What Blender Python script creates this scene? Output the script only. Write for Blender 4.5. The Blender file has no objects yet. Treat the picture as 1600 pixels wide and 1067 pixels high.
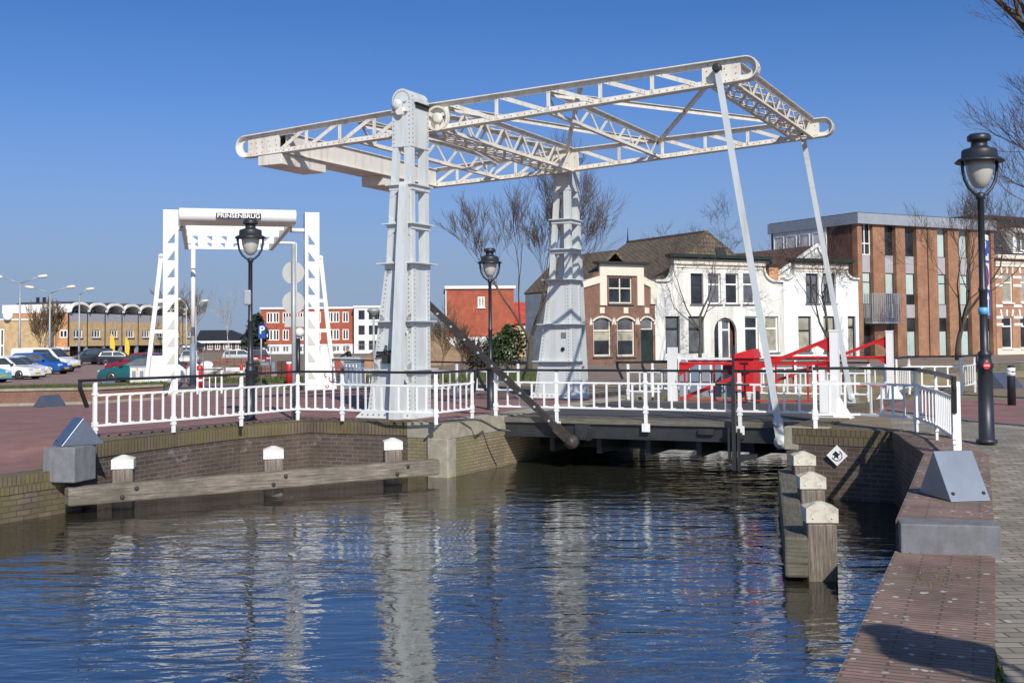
import bpy, math, random
from mathutils import Vector as V, Matrix, geometry
R = math.radians
sc = bpy.context.scene
COL = sc.collection
random.seed(7)

# ------------------------------------------------------------------ camera
FPX, PIT, ROL, PPY, EYE = 1818.0, .0437, -.0086, 449.3, 1.62
_c, _s = math.cos(ROL), math.sin(ROL)
FWD = V((0, math.cos(PIT), math.sin(PIT)))
UP0 = V((0, -math.sin(PIT), math.cos(PIT)))
RGT = V((1, 0, 0)) * _c + UP0 * _s
UPV = V((-1, 0, 0)) * _s + UP0 * _c
EYEP = V((0, 0, EYE))

def ray(px, py):
    return FWD + RGT * ((px - 800) / FPX) - UPV * ((py - PPY) / FPX)
def at(px, py, Y):
    r = ray(px, py); return EYEP + r * (Y / r.y)
def gz(px, py, z=0.0):
    r = ray(px, py); return EYEP + r * ((z - EYE) / r.z)

cam = bpy.data.cameras.new('camera'); co = bpy.data.objects.new('camera', cam); COL.objects.link(co)
cam.sensor_width = 36; cam.lens = 36 * FPX / 1600; cam.shift_y = -(533.5 - PPY) / 1600
cam.clip_start = .1; cam.clip_end = 4000
m = Matrix((RGT, UPV, -FWD)).transposed().to_4x4(); m.translation = EYEP
co.matrix_world = m; sc.camera = co

# ------------------------------------------------------------------ light
SUN = V((.237, -.774, .588)).normalized()
SUN_EL = math.asin(SUN.z); SUN_AZ = math.atan2(SUN.x, SUN.y)
w = bpy.data.worlds.new('World'); sc.world = w; w.use_nodes = True
nt = w.node_tree; bg = nt.nodes['Background']
sky = nt.nodes.new('ShaderNodeTexSky'); sky.sky_type = 'NISHITA'; sky.sun_disc = False
sky.sun_elevation = SUN_EL; sky.sun_rotation = SUN_AZ
sky.air_density = .5; sky.dust_density = 1.0; sky.ozone_density = 10; sky.altitude = 0
# the hazy band of air that greys the sky towards the horizon
tcw = nt.nodes.new('ShaderNodeTexCoord'); sxyz = nt.nodes.new('ShaderNodeSeparateXYZ'); nt.links.new(tcw.outputs['Generated'], sxyz.inputs[0])
rw = nt.nodes.new('ShaderNodeValToRGB'); e_ = rw.color_ramp.elements
e_[0].position = 0; e_[0].color = (.95, .95, .95, 1); e_[1].position = .27; e_[1].color = (0, 0, 0, 1)
for p_, v_ in ((.06, .85), (.125, .5), (.2, .14)):
    k_ = e_.new(p_); k_.color = (v_, v_, v_, 1)
nt.links.new(sxyz.outputs[2], rw.inputs[0])
mw = nt.nodes.new('ShaderNodeMix'); mw.data_type = 'RGBA'; mw.inputs[7].default_value = (2.5, 2.62, 3.45, 1)
nt.links.new(rw.outputs[0], mw.inputs[0]); nt.links.new(sky.outputs[0], mw.inputs[6]); tw_ = nt.nodes.new('ShaderNodeMix'); tw_.data_type = 'RGBA'; tw_.blend_type = 'MULTIPLY'; tw_.inputs[0].default_value = 1; tw_.inputs[7].default_value = (.78, .95, .98, 1); nt.links.new(mw.outputs[2], tw_.inputs[6]); nt.links.new(tw_.outputs[2], bg.inputs[0]); bg.inputs[1].default_value = .138
sl = bpy.data.lights.new('sun', 'SUN'); sl.energy = 4.4; sl.angle = R(.5); sl.color = (1, .94, .84)
so = bpy.data.objects.new('sun', sl); COL.objects.link(so)
so.rotation_euler = (-SUN).to_track_quat('-Z', 'Y').to_euler(); so.location = (0, 0, 60)
vs = sc.view_settings; vs.view_transform = 'Standard'; vs.look = 'None'; vs.gamma = 1; vs.exposure = .12

# ------------------------------------------------------------------ materials
MATS = {}
def _mat(name):
    mt = bpy.data.materials.new(name); mt.use_nodes = True
    n = mt.node_tree.nodes; b = n['Principled BSDF']; MATS[name] = mt
    return mt, n, mt.node_tree.links, b
def nd(n, t, **k):
    x = n.new(t)
    for a, v in k.items():
        if a.startswith('i_'):
            x.inputs[a[2:].replace('_', ' ')].default_value = v
        else: setattr(x, a, v)
    return x
def rgba(c): return (c[0], c[1], c[2], 1)
def noise(n, l, co_, scale, detail=6, rough=.6, dist=0):
    t = nd(n, 'ShaderNodeTexNoise', i_Scale=scale, i_Detail=detail, i_Roughness=rough, i_Distortion=dist)
    l.new(co_, t.inputs['Vector']); return t
def ramp(n, l, fac, stops):
    r = n.new('ShaderNodeValToRGB'); e = r.color_ramp.elements
    while len(e) < len(stops): e.new(.5)
    for k, (p, c) in enumerate(stops): e[k].position = p; e[k].color = rgba(c) if len(c) == 3 else c
    l.new(fac, r.inputs[0]); return r
def mix(n, l, fac, a, b, mode='MIX'):
    x = nd(n, 'ShaderNodeMix', data_type='RGBA', blend_type=mode)
    for s_, v in ((0, fac), (6, a), (7, b)):
        if hasattr(v, 'links'): l.new(v, x.inputs[s_])
        elif isinstance(v, (int, float)): x.inputs[s_].default_value = v
        else: x.inputs[s_].default_value = rgba(v)
    return x.outputs[2]
def bump(n, l, h, b, strength=.3, dist=.02):
    x = nd(n, 'ShaderNodeBump', i_Strength=strength, i_Distance=dist)
    l.new(h, x.inputs['Height']); l.new(x.outputs[0], b.inputs['Normal'])

def plain(name, col, rough=.5, var=.12, scale=3.0, metal=0, dirt=None, dscale=1.2, damt=.45, streak=False, bmp=0, dth=.52):
    mt, n, l, b = _mat(name)
    tc = nd(n, 'ShaderNodeTexCoord'); o = tc.outputs['Object']
    a = noise(n, l, o, scale)
    r = ramp(n, l, a.outputs['Fac'], [(.3, tuple(x * (1 - var) for x in col)), (.7, tuple(min(1, x * (1 + var * .6)) for x in col))])
    c = r.outputs[0]
    if dirt:
        src = o
        if streak:
            mp = nd(n, 'ShaderNodeMapping'); mp.inputs['Scale'].default_value = (1, 1, .14); l.new(o, mp.inputs[0]); src = mp.outputs[0]
        d = noise(n, l, src, dscale * 4, 8, .7)
        f = ramp(n, l, d.outputs['Fac'], [(dth, (0, 0, 0)), (dth + .2, (damt,) * 3)])
        c = mix(n, l, f.outputs[0], c, dirt)
    l.new(c, b.inputs['Base Color']); b.inputs['Roughness'].default_value = rough; b.inputs['Metallic'].default_value = metal
    if bmp:
        q = noise(n, l, o, scale * 12, 8, .7); bump(n, l, q.outputs['Fac'], b, bmp, .02)
    return mt

def brick(name, c1, c2, mortar, bw=.22, bh=.065, mw=.008, rough=.85, dirt=None, damt=.6, dscale=1.2, var=.35, bmp=.35, soft=False, dth=.5, lich=None, eff=None, lm=.44):
    mt, n, l, b = _mat(name)
    tc = nd(n, 'ShaderNodeTexCoord'); uv = tc.outputs['UV']; o = tc.outputs['Object']
    wn = noise(n, l, uv, 6, 2); wm = mix(n, l, .006, uv, wn.outputs['Color'], 'ADD')
    t = nd(n, 'ShaderNodeTexBrick'); l.new(wm, t.inputs['Vector'])
    t.inputs['Scale'].default_value = 1; t.inputs['Brick Width'].default_value = bw; t.inputs['Row Height'].default_value = bh
    t.inputs['Mortar Size'].default_value = mw; t.inputs['Mortar Smooth'].default_value = .3; t.inputs['Bias'].default_value = 0
    t.inputs['Color1'].default_value = rgba(c1); t.inputs['Color2'].default_value = rgba(c2); t.inputs['Mortar'].default_value = rgba(mortar)
    a = noise(n, l, o, 1.3, 8, .65)
    v = ramp(n, l, a.outputs['Fac'], [(.25, (1 - var,) * 3), (.75, (1 + var,) * 3)])
    c = mix(n, l, 1.0, t.outputs['Color'], v.outputs[0], 'MULTIPLY')
    if dirt:
        d = noise(n, l, o, dscale, 9, .7)
        f = ramp(n, l, d.outputs['Fac'], [(dth - .08, (0, 0, 0)), (dth + .15, (damt,) * 3)])
        c = mix(n, l, f.outputs[0], c, dirt)
    if lich:
        d = nd(n, 'ShaderNodeTexVoronoi', i_Scale=lich[1]); l.new(mix(n, l, .12, o, noise(n, l, o, 9).outputs['Color'], 'ADD'), d.inputs['Vector'])
        d2 = noise(n, l, o, lich[1] * .23, 3)
        f = ramp(n, l, d.outputs['Distance'], [(lich[2] * .8, (1, 1, 1)), (lich[2], (0, 0, 0))])
        g = ramp(n, l, d2.outputs['Fac'], [(lm, (0, 0, 0)), (lm + .1, (.8,) * 3)])
        c = mix(n, l, mix(n, l, 1, f.outputs[0], g.outputs[0], 'MULTIPLY'), c, lich[0])
    if eff:
        mp = nd(n, 'ShaderNodeMapping'); mp.inputs['Scale'].default_value = (1, 1.6, 1); l.new(uv, mp.inputs[0])
        d = noise(n, l, mp.outputs[0], eff[1], 9, .72, .5); f = ramp(n, l, d.outputs['Fac'], [(.60, (0, 0, 0)), (.68, (.55,) * 3)]); c = mix(n, l, f.outputs[0], c, eff[0])
    l.new(c, b.inputs['Base Color']); b.inputs['Roughness'].default_value = rough
    h = mix(n, l, .35, t.outputs['Fac'], noise(n, l, o, 40, 6).outputs['Color'], 'SUBTRACT')
    bm_ = nd(n, 'ShaderNodeBump', i_Strength=bmp, i_Distance=.01); bm_.invert = True
    l.new(h, bm_.inputs['Height']); l.new(bm_.outputs[0], b.inputs['Normal'])
    return mt

def wood(name, c1, c2, rough=.85, moss=None):
    mt, n, l, b = _mat(name)
    tc = nd(n, 'ShaderNodeTexCoord')
    mp = nd(n, 'ShaderNodeMapping'); mp.inputs['Scale'].default_value = (1.0, 17, 1); l.new(tc.outputs['UV'], mp.inputs[0])
    a = noise(n, l, mp.outputs[0], 2.2, 10, .72, .4)
    r = ramp(n, l, a.outputs['Fac'], [(.30, tuple(x * .2 for x in c1)), (.41, c1), (.70, c2)])
    c = r.outputs[0]
    if moss:
        d = noise(n, l, tc.outputs['Object'], 2.0, 8, .7)
        f = ramp(n, l, d.outputs['Fac'], [(.45, (0, 0, 0)), (.65, (.8,) * 3)])
        c = mix(n, l, f.outputs[0], c, moss)
    l.new(c, b.inputs['Base Color']); b.inputs['Roughness'].default_value = rough
    bump(n, l, a.outputs['Fac'], b, .8, .02)
    return mt

plain('cream_paint', (.71, .68, .61), .45, .06, 2, dirt=(.36, .25, .15), dscale=1.2, damt=.5, streak=True, dth=.49)
plain('tower_paint', (.565, .60, .605), .45, .05, 2, dirt=(.36, .30, .21), dscale=1.0, damt=.5, streak=True, dth=.505)
plain('rivet', (.33, .26, .19), .6, .4, 9)
plain('white_paint', (.80, .80, .79), .4, .04, 3, dirt=(.45, .40, .33), dscale=1.5, damt=.3, streak=True, dth=.56)
plain('gate_white', (.77, .77, .75), .35, .03, dirt=(.5, .48, .42), dscale=.8, damt=.25, streak=True)
plain('black_paint', (.018, .018, .02), .38, .2, 5)
plain('lamp_black', (.022, .026, .034), .42, .25, 4)
plain('dark_steel', (.028, .030, .032), .5, .3, 3, dirt=(.10, .06, .04), damt=.3)
plain('rusty_steel', (.035, .030, .029), .55, .3, 6, dirt=(.17, .075, .038), dscale=2, damt=.55, dth=.52)
plain('red_paint', (.58, .020, .020), .42, .08, dirt=(.40, .03, .03), damt=.4)
plain('shaded_red', (.20, .010, .014), .5, .15)  # barrier red darkened for the guard plate, its shade put into the colour
plain('granite', (.175, .178, .19), .75, .22, 9, dirt=(.10, .095, .085), dscale=1.6, damt=.65, streak=True, dth=.48, bmp=.25)
plain('sign_back', (.46, .46, .44), .5, .08, 4, dirt=(.40, .25, .12), dscale=1.5, damt=.5, dth=.6)
plain('old_concrete', (.33, .30, .23), .9, .25, 4, dirt=(.17, .155, .07), dscale=1.4, damt=.7, bmp=.4)
plain('plate_metal', (.29, .325, .38), .38, .1, 4, metal=.85)
plain('galvanised', (.36, .38, .39), .5, .12, 5, metal=.3, dirt=(.42, .25, .1), damt=.25, dth=.6)
plain('asphalt', (.060, .058, .060), .9, .2, 8, bmp=.3)
plain('earth', (.22, .17, .11), .95, .3, 2, dirt=(.12, .13, .05), dscale=.5, damt=.7, bmp=.5)
plain('sand', (.36, .26, .17), .95, .2, 1, bmp=.4)
plain('grass_green', (.075, .10, .025), .9, .4, 3, dirt=(.16, .13, .06), dscale=1, damt=.6)
plain('orange_light', (.75, .22, .03), .3, .02)
wood('grey_wood', (.125, .098, .078), (.33, .29, .24), moss=(.085, .08, .055))
wood('mossy_wood', (.085, .078, .06), (.20, .18, .14), moss=(.075, .075, .04))
wood('deck_wood', (.11, .10, .085), (.22, .19, .16), moss=(.10, .095, .05))
brick('quay_brick', (.072, .047, .038), (.118, .080, .062), (.155, .145, .13), bw=.25, bh=.078, mw=.009, dirt=(.055, .040, .024), damt=.65, dscale=.8, eff=((.36, .35, .33), 1.1), bmp=.6)
brick('moss_brick', (.11, .080, .058), (.16, .118, .08), (.06, .05, .036), bw=.26, bh=.085, mw=.01, dirt=(.115, .105, .035), damt=.65, dscale=1.6, bmp=.7)
brick('green_brick', (.20, .165, .10), (.26, .20, .13), (.10, .075, .05), bw=.2, bh=.065, dirt=(.17, .17, .07), damt=.7, dscale=.9)
brick('coping_brick', (.115, .085, .062), (.15, .11, .075), (.06, .045, .032), bw=.080, bh=.24, mw=.011, dirt=(.15, .13, .04), damt=.75, dscale=1.1, var=.5, bmp=.6)
brick('top_brick', (.20, .125, .105), (.27, .165, .135), (.10, .08, .065), bw=.43, bh=.062, mw=.009, dirt=(.17, .145, .09), damt=.55, dscale=2.2, lich=((.50, .48, .45), 9.0, .22), bmp=.9, var=.55, lm=.41)
brick('road_brick', (.235, .112, .10), (.27, .135, .118), (.15, .085, .075), bw=.2, bh=.07, mw=.006, dirt=(.17, .12, .105), damt=.5, dscale=.35, bmp=.1)
brick('path_brick', (.21, .18, .15), (.34, .30, .255), (.09, .085, .045), bw=.24, bh=.115, mw=.010, dirt=(.16, .15, .12), damt=.6, dscale=.8, lich=((.52, .50, .46), 3.5, .10))
brick('lot_brick', (.255, .16, .135), (.29, .19, .16), (.19, .13, .11), bw=.2, bh=.1, mw=.006, dirt=(.2, .15, .12), damt=.5, dscale=.2, bmp=.1)
brick('street_brick', (.22, .165, .125), (.26, .195, .15), (.15, .11, .09), bw=.2, bh=.1, mw=.006, dirt=(.15, .12, .09), damt=.5, dscale=.3, bmp=.1)

def water_mat():
    mt, n, l, b = _mat('water')
    tc = nd(n, 'ShaderNodeTexCoord'); o = tc.outputs['Object']
    def wave(scale, sx, sy, rot, det, dist=.6):
        mp = nd(n, 'ShaderNodeMapping'); mp.inputs['Scale'].default_value = (sx, sy, 1); mp.inputs['Rotation'].default_value = (0, 0, rot)
        l.new(o, mp.inputs[0]); return noise(n, l, mp.outputs[0], scale, det, .45, dist).outputs['Fac']
    h1 = wave(1.9, .42, 1.1, .10, 2.5, 1.0); h2 = wave(5.0, .55, 1.15, -.22, 3, .8); h3 = wave(.22, .8, 1.3, .3, 3)
    ma = nd(n, 'ShaderNodeMath', operation='MULTIPLY_ADD'); l.new(h2, ma.inputs[0]); ma.inputs[1].default_value = .34; l.new(h1, ma.inputs[2])
    # wind patches: calmer and rougher water
    am = ramp(n, l, h3, [(.36, (.35,) * 3), (.62, (1, 1, 1))])
    mu = nd(n, 'ShaderNodeMath', operation='MULTIPLY'); l.new(ma.outputs[0], mu.inputs[0]); l.new(am.outputs[0], mu.inputs[1])
    bump(n, l, mu.outputs[0], b, 1.0, WAVE)
    b.inputs['Base Color'].default_value = (.020, .020, .014, 1); b.inputs['Roughness'].default_value = .02; b.inputs['IOR'].default_value = 4.0
    return mt
WAVE = .036
water_mat()

# ------------------------------------------------------------------ mesh builder
class MB:
    def __init__(s): s.v = []; s.f = []; s.sm = set(); s.rv = set()
    def add(s, vs, fs, smooth=False):
        n = len(s.v); s.v += [tuple(x) for x in vs]
        for f in fs:
            if smooth: s.sm.add(len(s.f))
            s.f.append(tuple(i + n for i in f))
        return s
    def box(s, x0, x1, y0, y1, z0, z1):
        return s.add([(x0, y0, z0), (x1, y0, z0), (x1, y1, z0), (x0, y1, z0), (x0, y0, z1), (x1, y0, z1), (x1, y1, z1), (x0, y1, z1)],
                     [(3, 2, 1, 0), (4, 5, 6, 7), (0, 1, 5, 4), (1, 2, 6, 5), (2, 3, 7, 6), (3, 0, 4, 7)])
    def hexa(s, b, t):      # bottom 4, top 4 points
        return s.add(list(b) + list(t), [(3, 2, 1, 0), (4, 5, 6, 7), (0, 1, 5, 4), (1, 2, 6, 5), (2, 3, 7, 6), (3, 0, 4, 7)])
    def bar(s, p, q, w, h, up=(0, 0, 1)):   # w across, h along up
        p, q = V(p), V(q); d = (q - p).normalized(); a = d.cross(V(up))
        if a.length < 1e-5: a = d.cross(V((1, 0, 0)))
        a.normalize(); u = a.cross(d).normalized(); a *= w / 2; u *= h / 2
        return s.hexa([p - a - u, p + a - u, p + a + u, p - a + u], [q - a - u, q + a - u, q + a + u, q - a + u])
    def tube(s, pts, r, n=8, caps=True):
        pts = [V(p) for p in pts]; k = len(pts); rs = r if isinstance(r, (list, tuple)) else [r] * k
        vs = []; ref = None
        for i, p in enumerate(pts):
            d = (pts[min(i + 1, k - 1)] - pts[max(i - 1, 0)]).normalized()
            if ref is None: ref = d.orthogonal().normalized()
            ref = (ref - d * ref.dot(d)); ref = ref.normalized() if ref.length > 1e-6 else d.orthogonal().normalized()
            o = d.cross(ref)
            for j in range(n):
                t = 2 * math.pi * j / n; vs.append(p + (ref * math.cos(t) + o * math.sin(t)) * rs[i])
        fs = [(i * n + j, i * n + (j + 1) % n, (i + 1) * n + (j + 1) % n, (i + 1) * n + j) for i in range(k - 1) for j in range(n)]
        s.add(vs, fs, True)
        if caps and n > 3:
            b = len(s.v) - len(vs); s.f.append(tuple(b + j for j in reversed(range(n)))); s.f.append(tuple(b + (k - 1) * n + j for j in range(n)))
        return s
    def lathe(s, prof, c=(0, 0, 0), n=20, ax=None):
        c = V(c); vs = []
        Mx = (ax.to_track_quat('Z', 'Y').to_matrix() if ax is not None else Matrix.Identity(3))
        for r_, z in prof:
            for j in range(n):
                t = 2 * math.pi * j / n; vs.append(c + Mx @ V((r_ * math.cos(t), r_ * math.sin(t), z)))
        k = len(prof)
        fs = [(i * n + j, i * n + (j + 1) % n, (i + 1) * n + (j + 1) % n, (i + 1) * n + j) for i in range(k - 1) for j in range(n)]
        s.add(vs, fs, True); b = len(s.v) - len(vs)
        s.f.append(tuple(b + j for j in reversed(range(n)))); s.f.append(tuple(b + (k - 1) * n + j for j in range(n)))
        return s
    def prism(s, poly, ex):
        poly = [V(p) for p in poly]; ex = V(ex); n = len(poly)
        nrm = V((0, 0, 0))
        for i in range(n): nrm += poly[i].cross(poly[(i + 1) % n])
        if nrm.dot(ex) > 0: poly = poly[::-1]
        return s.add(poly + [p + ex for p in poly], [tuple(range(n)), tuple(range(2 * n - 1, n - 1, -1))] +
                     [((i + 1) % n, i, i + n, (i + 1) % n + n) for i in range(n)])
    def ribbon(s, path, nrm_out, y0, y1, th):   # closed path in x,z ; plate of width y0..y1 and thickness th inwards
        n = len(path); vs = []
        for (x, z), (nx, nz) in zip(path, nrm_out):
            for yy, t in ((y0, 0), (y1, 0), (y1, th), (y0, th)): vs.append((x - nx * t, yy, z - nz * t))
        fs = []
        for i in range(n):
            j = (i + 1) % n
            for a in range(4): fs.append((i * 4 + a, i * 4 + (a + 1) % 4, j * 4 + (a + 1) % 4, j * 4 + a))
        return s.add(vs, fs)
    def rivet(s, p, nrm, r=.02, h=.014):
        p, nrm = V(p), V(nrm).normalized(); a = nrm.orthogonal().normalized(); b = nrm.cross(a)
        s.rv |= set(range(len(s.f), len(s.f) + 7))
        vs = [p + (a * math.cos(t) + b * math.sin(t)) * r for t in [k * math.pi / 3 for k in range(6)]] + \
             [p + nrm * h + (a * math.cos(t) + b * math.sin(t)) * r * .55 for t in [k * math.pi / 3 for k in range(6)]]
        return s.add(vs, [(k, (k + 1) % 6, 6 + (k + 1) % 6, 6 + k) for k in range(6)] + [(6, 7, 8, 9, 10, 11)])
    def rivets(s, p, q, n, nrm, r=.02):
        p, q = V(p), V(q)
        for k in range(n): s.rivet(p.lerp(q, (k + .5) / n), nrm, r)
        return s
    def build(s, name, mat, parent=None, smooth=False, bevel=0, uvrot=False):
        me = bpy.data.meshes.new(name); me.from_pydata(s.v, [], s.f); me.update()
        uv = me.uv_layers.new(name='uv')
        for p in me.polygons:
            if smooth or p.index in s.sm: p.use_smooth = True
            nx, ny, nz = abs(p.normal.x), abs(p.normal.y), abs(p.normal.z)
            for li in p.loop_indices:
                x, y, z = me.vertices[me.loops[li].vertex_index].co
                a = (x, y) if nz >= max(nx, ny) * .95 else ((y, z) if nx > ny else (x, z))
                uv.data[li].uv = (a[1], a[0]) if uvrot else a
        me.materials.append(MATS[mat] if isinstance(mat, str) else mat)
        if s.rv and mat in ('cream_paint', 'tower_paint'):
            me.materials.append(MATS['rivet'])
            for p in me.polygons:
                if p.index in s.rv: p.material_index = 1
        o = bpy.data.objects.new(name, me); COL.objects.link(o)
        if parent: o.parent = parent
        if bevel:
            md = o.modifiers.new('bevel', 'BEVEL'); md.width = bevel; md.segments = 2; md.limit_method = 'ANGLE'
        return o

def tag(o, label=None, cat=None, group=None, kind=None):
    for k, v in (('label', label), ('category', cat), ('group', group), ('kind', kind)):
        if v: o[k] = v
    return o
def thing(name, label, cat, loc=(0, 0, 0), rz=0, group=None):
    o = bpy.data.objects.new(name, None); COL.objects.link(o); o.empty_display_size = .3
    o.location = loc; o.rotation_euler = (0, 0, rz); return tag(o, label, cat, group)
def kids(o): return [c for c in bpy.data.objects if c.parent == o]
def dup(o, loc=None, rz=None, label=None, parent=None):
    c = o.copy(); COL.objects.link(c)
    if parent: c.parent = parent
    if loc is not None: c.location = loc
    if rz is not None: c.rotation_euler = (0, 0, rz)
    if label: c['label'] = label
    for ch in kids(o): dup(ch, parent=c)
    return c

# ------------------------------------------------------------------ bridge frame
BB = .4643
UX = V((math.cos(BB), -math.sin(BB), 0)); VX = V((math.sin(BB), math.cos(BB), 0))
NB = V((-2.278, 24.15, 0))
def BF(cu, cv, z=0): return NB + UX * cu + VX * cv + V((0, 0, z))
def toB(p): d = p - NB; return V((d.dot(UX), d.dot(VX), p.z))
def cu_at(px, py, cv):       # local bridge point seen at a pixel in the vertical plane cv
    r = ray(px, py); t = (cv - (EYEP - NB).dot(VX)) / r.dot(VX); return toB(EYEP + r * t)
# ------------------------------------------------------------------ setting: terrain, water, quay walls
def sst(a, b, x):
    t = max(0, min(1, (x - a) / (b - a))); return t * t * (3 - 2 * t)
def ground_z(x, y):
    q = toB(V((x, y, 0))); cu, cv = q.x, q.y
    left = 1 - sst(2, 6, cu)
    if y > 36: left *= 1 - sst(-4, 3, x)
    z = left * (-.42 * sst(-7, -18, cu) - .34 * sst(-20, -36, cu))
    if cu < 3: z += -.36 * sst(-5.4, -8.0, cv)
    else:
        z += .1 * sst(6, 8, cu)
        if y < 30: z += -.31 * sst(17.5, 9.6, y)
    return z
WL = -1.0
LW = [BF(-1.42, -30), BF(-1.42, -7.2), BF(-1.55, -7.2), BF(-1.76, -4.6), BF(-1.76, -3.0), BF(-1.34, -1.36), BF(.9, -1.27), BF(1.83, -1.32), BF(1.8, 9.5)]
RW = [BF(8.22, 9.5), BF(8.25, -1.35), BF(9.98, -1.6), BF(10.86, -4.84), V((3.23, 9.88, 0)), V((1.70, 6.19, 0)), V((-6, -12.5, 0))]
QL = [V((7, 53, 0)), V((60, 81.9, 0))]
def dense(a, b, st=.6):
    n = max(1, int((b - a).length / st)); return [a.lerp(b, k / n) for k in range(n)]
_n1 = V((.92, -.39, 0)) * .72
RG = RW[0:2] + [RW[2] + V((.4, .35, 0))] + dense(RW[3] + _n1, RW[4] + _n1, .4) + dense(RW[4] + _n1, RW[5] + _n1, .4) + dense(RW[5] + _n1, RW[6] + _n1, 2)
LG = dense(LW[0], LW[1], 1) + LW[1:]
canal = LG + QL + [V((80, 70, 0)), BF(26, 45), BF(9.5, 22)] + RG
def inside(x, y, poly):
    c = False; n = len(poly)
    for i in range(n):
        a, b = poly[i], poly[i - 1]
        if (a[1] > y) != (b[1] > y) and x < (b[0] - a[0]) * (y - a[1]) / (b[1] - a[1]) + a[0]: c = not c
    return c
regions = [  # (name, material, polygon)
    ('sidewalk', 'path_brick', [RW[2], V((7.6, 23.6)), V((8.0, 20.4)), V((8.9, 18.3)), V((14, 13)), V((30, 5)), V((30, -20)), RW[6], RW[5], RW[4], RW[3]]),
    ('road', 'road_brick', LW + [V((-2, 36)), V((-9, 46)), V((-24, 41.8)), V((-60, 38)), V((-60, 0))]),
    ('cycle_path', 'road_brick', [BF(8.1, .3), V((7.6, 23.6)), V((8.0, 20.4)), V((8.9, 18.3)), V((14, 13)), V((30, 5)), V((60, 5)), V((60, 20)), BF(8.1, 7.8)]),
    ('car_park', 'lot_brick', [V((-24, 44.5)), V((-12, 52)), V((-19, 85)), V((-32, 150)), V((-120, 150)), V((-120, 40)), V((-60, 40.5))]),
    ('street', 'street_brick', [QL[0], QL[1], V((52, 97)), V((6, 71)), V((0, 66)), V((1, 50)), BF(1.65, 16)]),
]
def build_ground():
    pts = []; edges = []
    def loop(poly):
        b = len(pts); n = len(poly)
        for p in poly: pts.append(V((p[0], p[1])))
        for i in range(n): edges.append((b + i, b + (i + 1) % n))
    loop([(-1500, -200), (1500, -200), (1500, 2500), (-1500, 2500)])
    loop(canal)
    for r_ in regions: loop(r_[2])
    for i in range(-40, 41):
        for j in range(-8, 52):
            x, y = i * 1.5 + .13, j * 2 + .07
            pts.append(V((x, y)))
    for i in range(60):
        for j in range(3):
            for poly_side in (0,):
                pts.append(V((-7 + i * .35, 2 + j * 4.3 + .03 * i)))
    for i in range(16):
        for j in range(22):
            q = BF(-1.75 - i * .35, -4.6 - j * .25); pts.append(V((q.x, q.y)))
    vs, es, fs = geometry.delaunay_2d_cdt(pts, edges, [], 0, 1e-4)[:3]
    out = {r_[0]: (r_[1], []) for r_ in regions}; out['ground'] = ('earth', [])
    for f in fs:
        c = sum((vs[i] for i in f), V((0, 0))) / len(f)
        if inside(c.x, c.y, canal): continue
        for r_ in regions:
            if inside(c.x, c.y, r_[2]): out[r_[0]][1].append(f); break
        else: out['ground'][1].append(f)
    for name, (mat, ff) in out.items():
        used = sorted({i for f in ff for i in f}); mp = {k: i for i, k in enumerate(used)}
        b = MB(); b.add([(vs[k].x, vs[k].y, ground_z(vs[k].x, vs[k].y)) for k in used], [tuple(mp[i] for i in f) for f in ff])
        tag(b.build(name, mat, smooth=True), kind='structure')
build_ground()
b = MB()
b.add([(-300, -200, WL), (300, -200, WL), (300, 300, WL), (-300, 300, WL)], [(0, 1, 2, 3)])
tag(b.build('water', 'water'), kind='structure')

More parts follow.
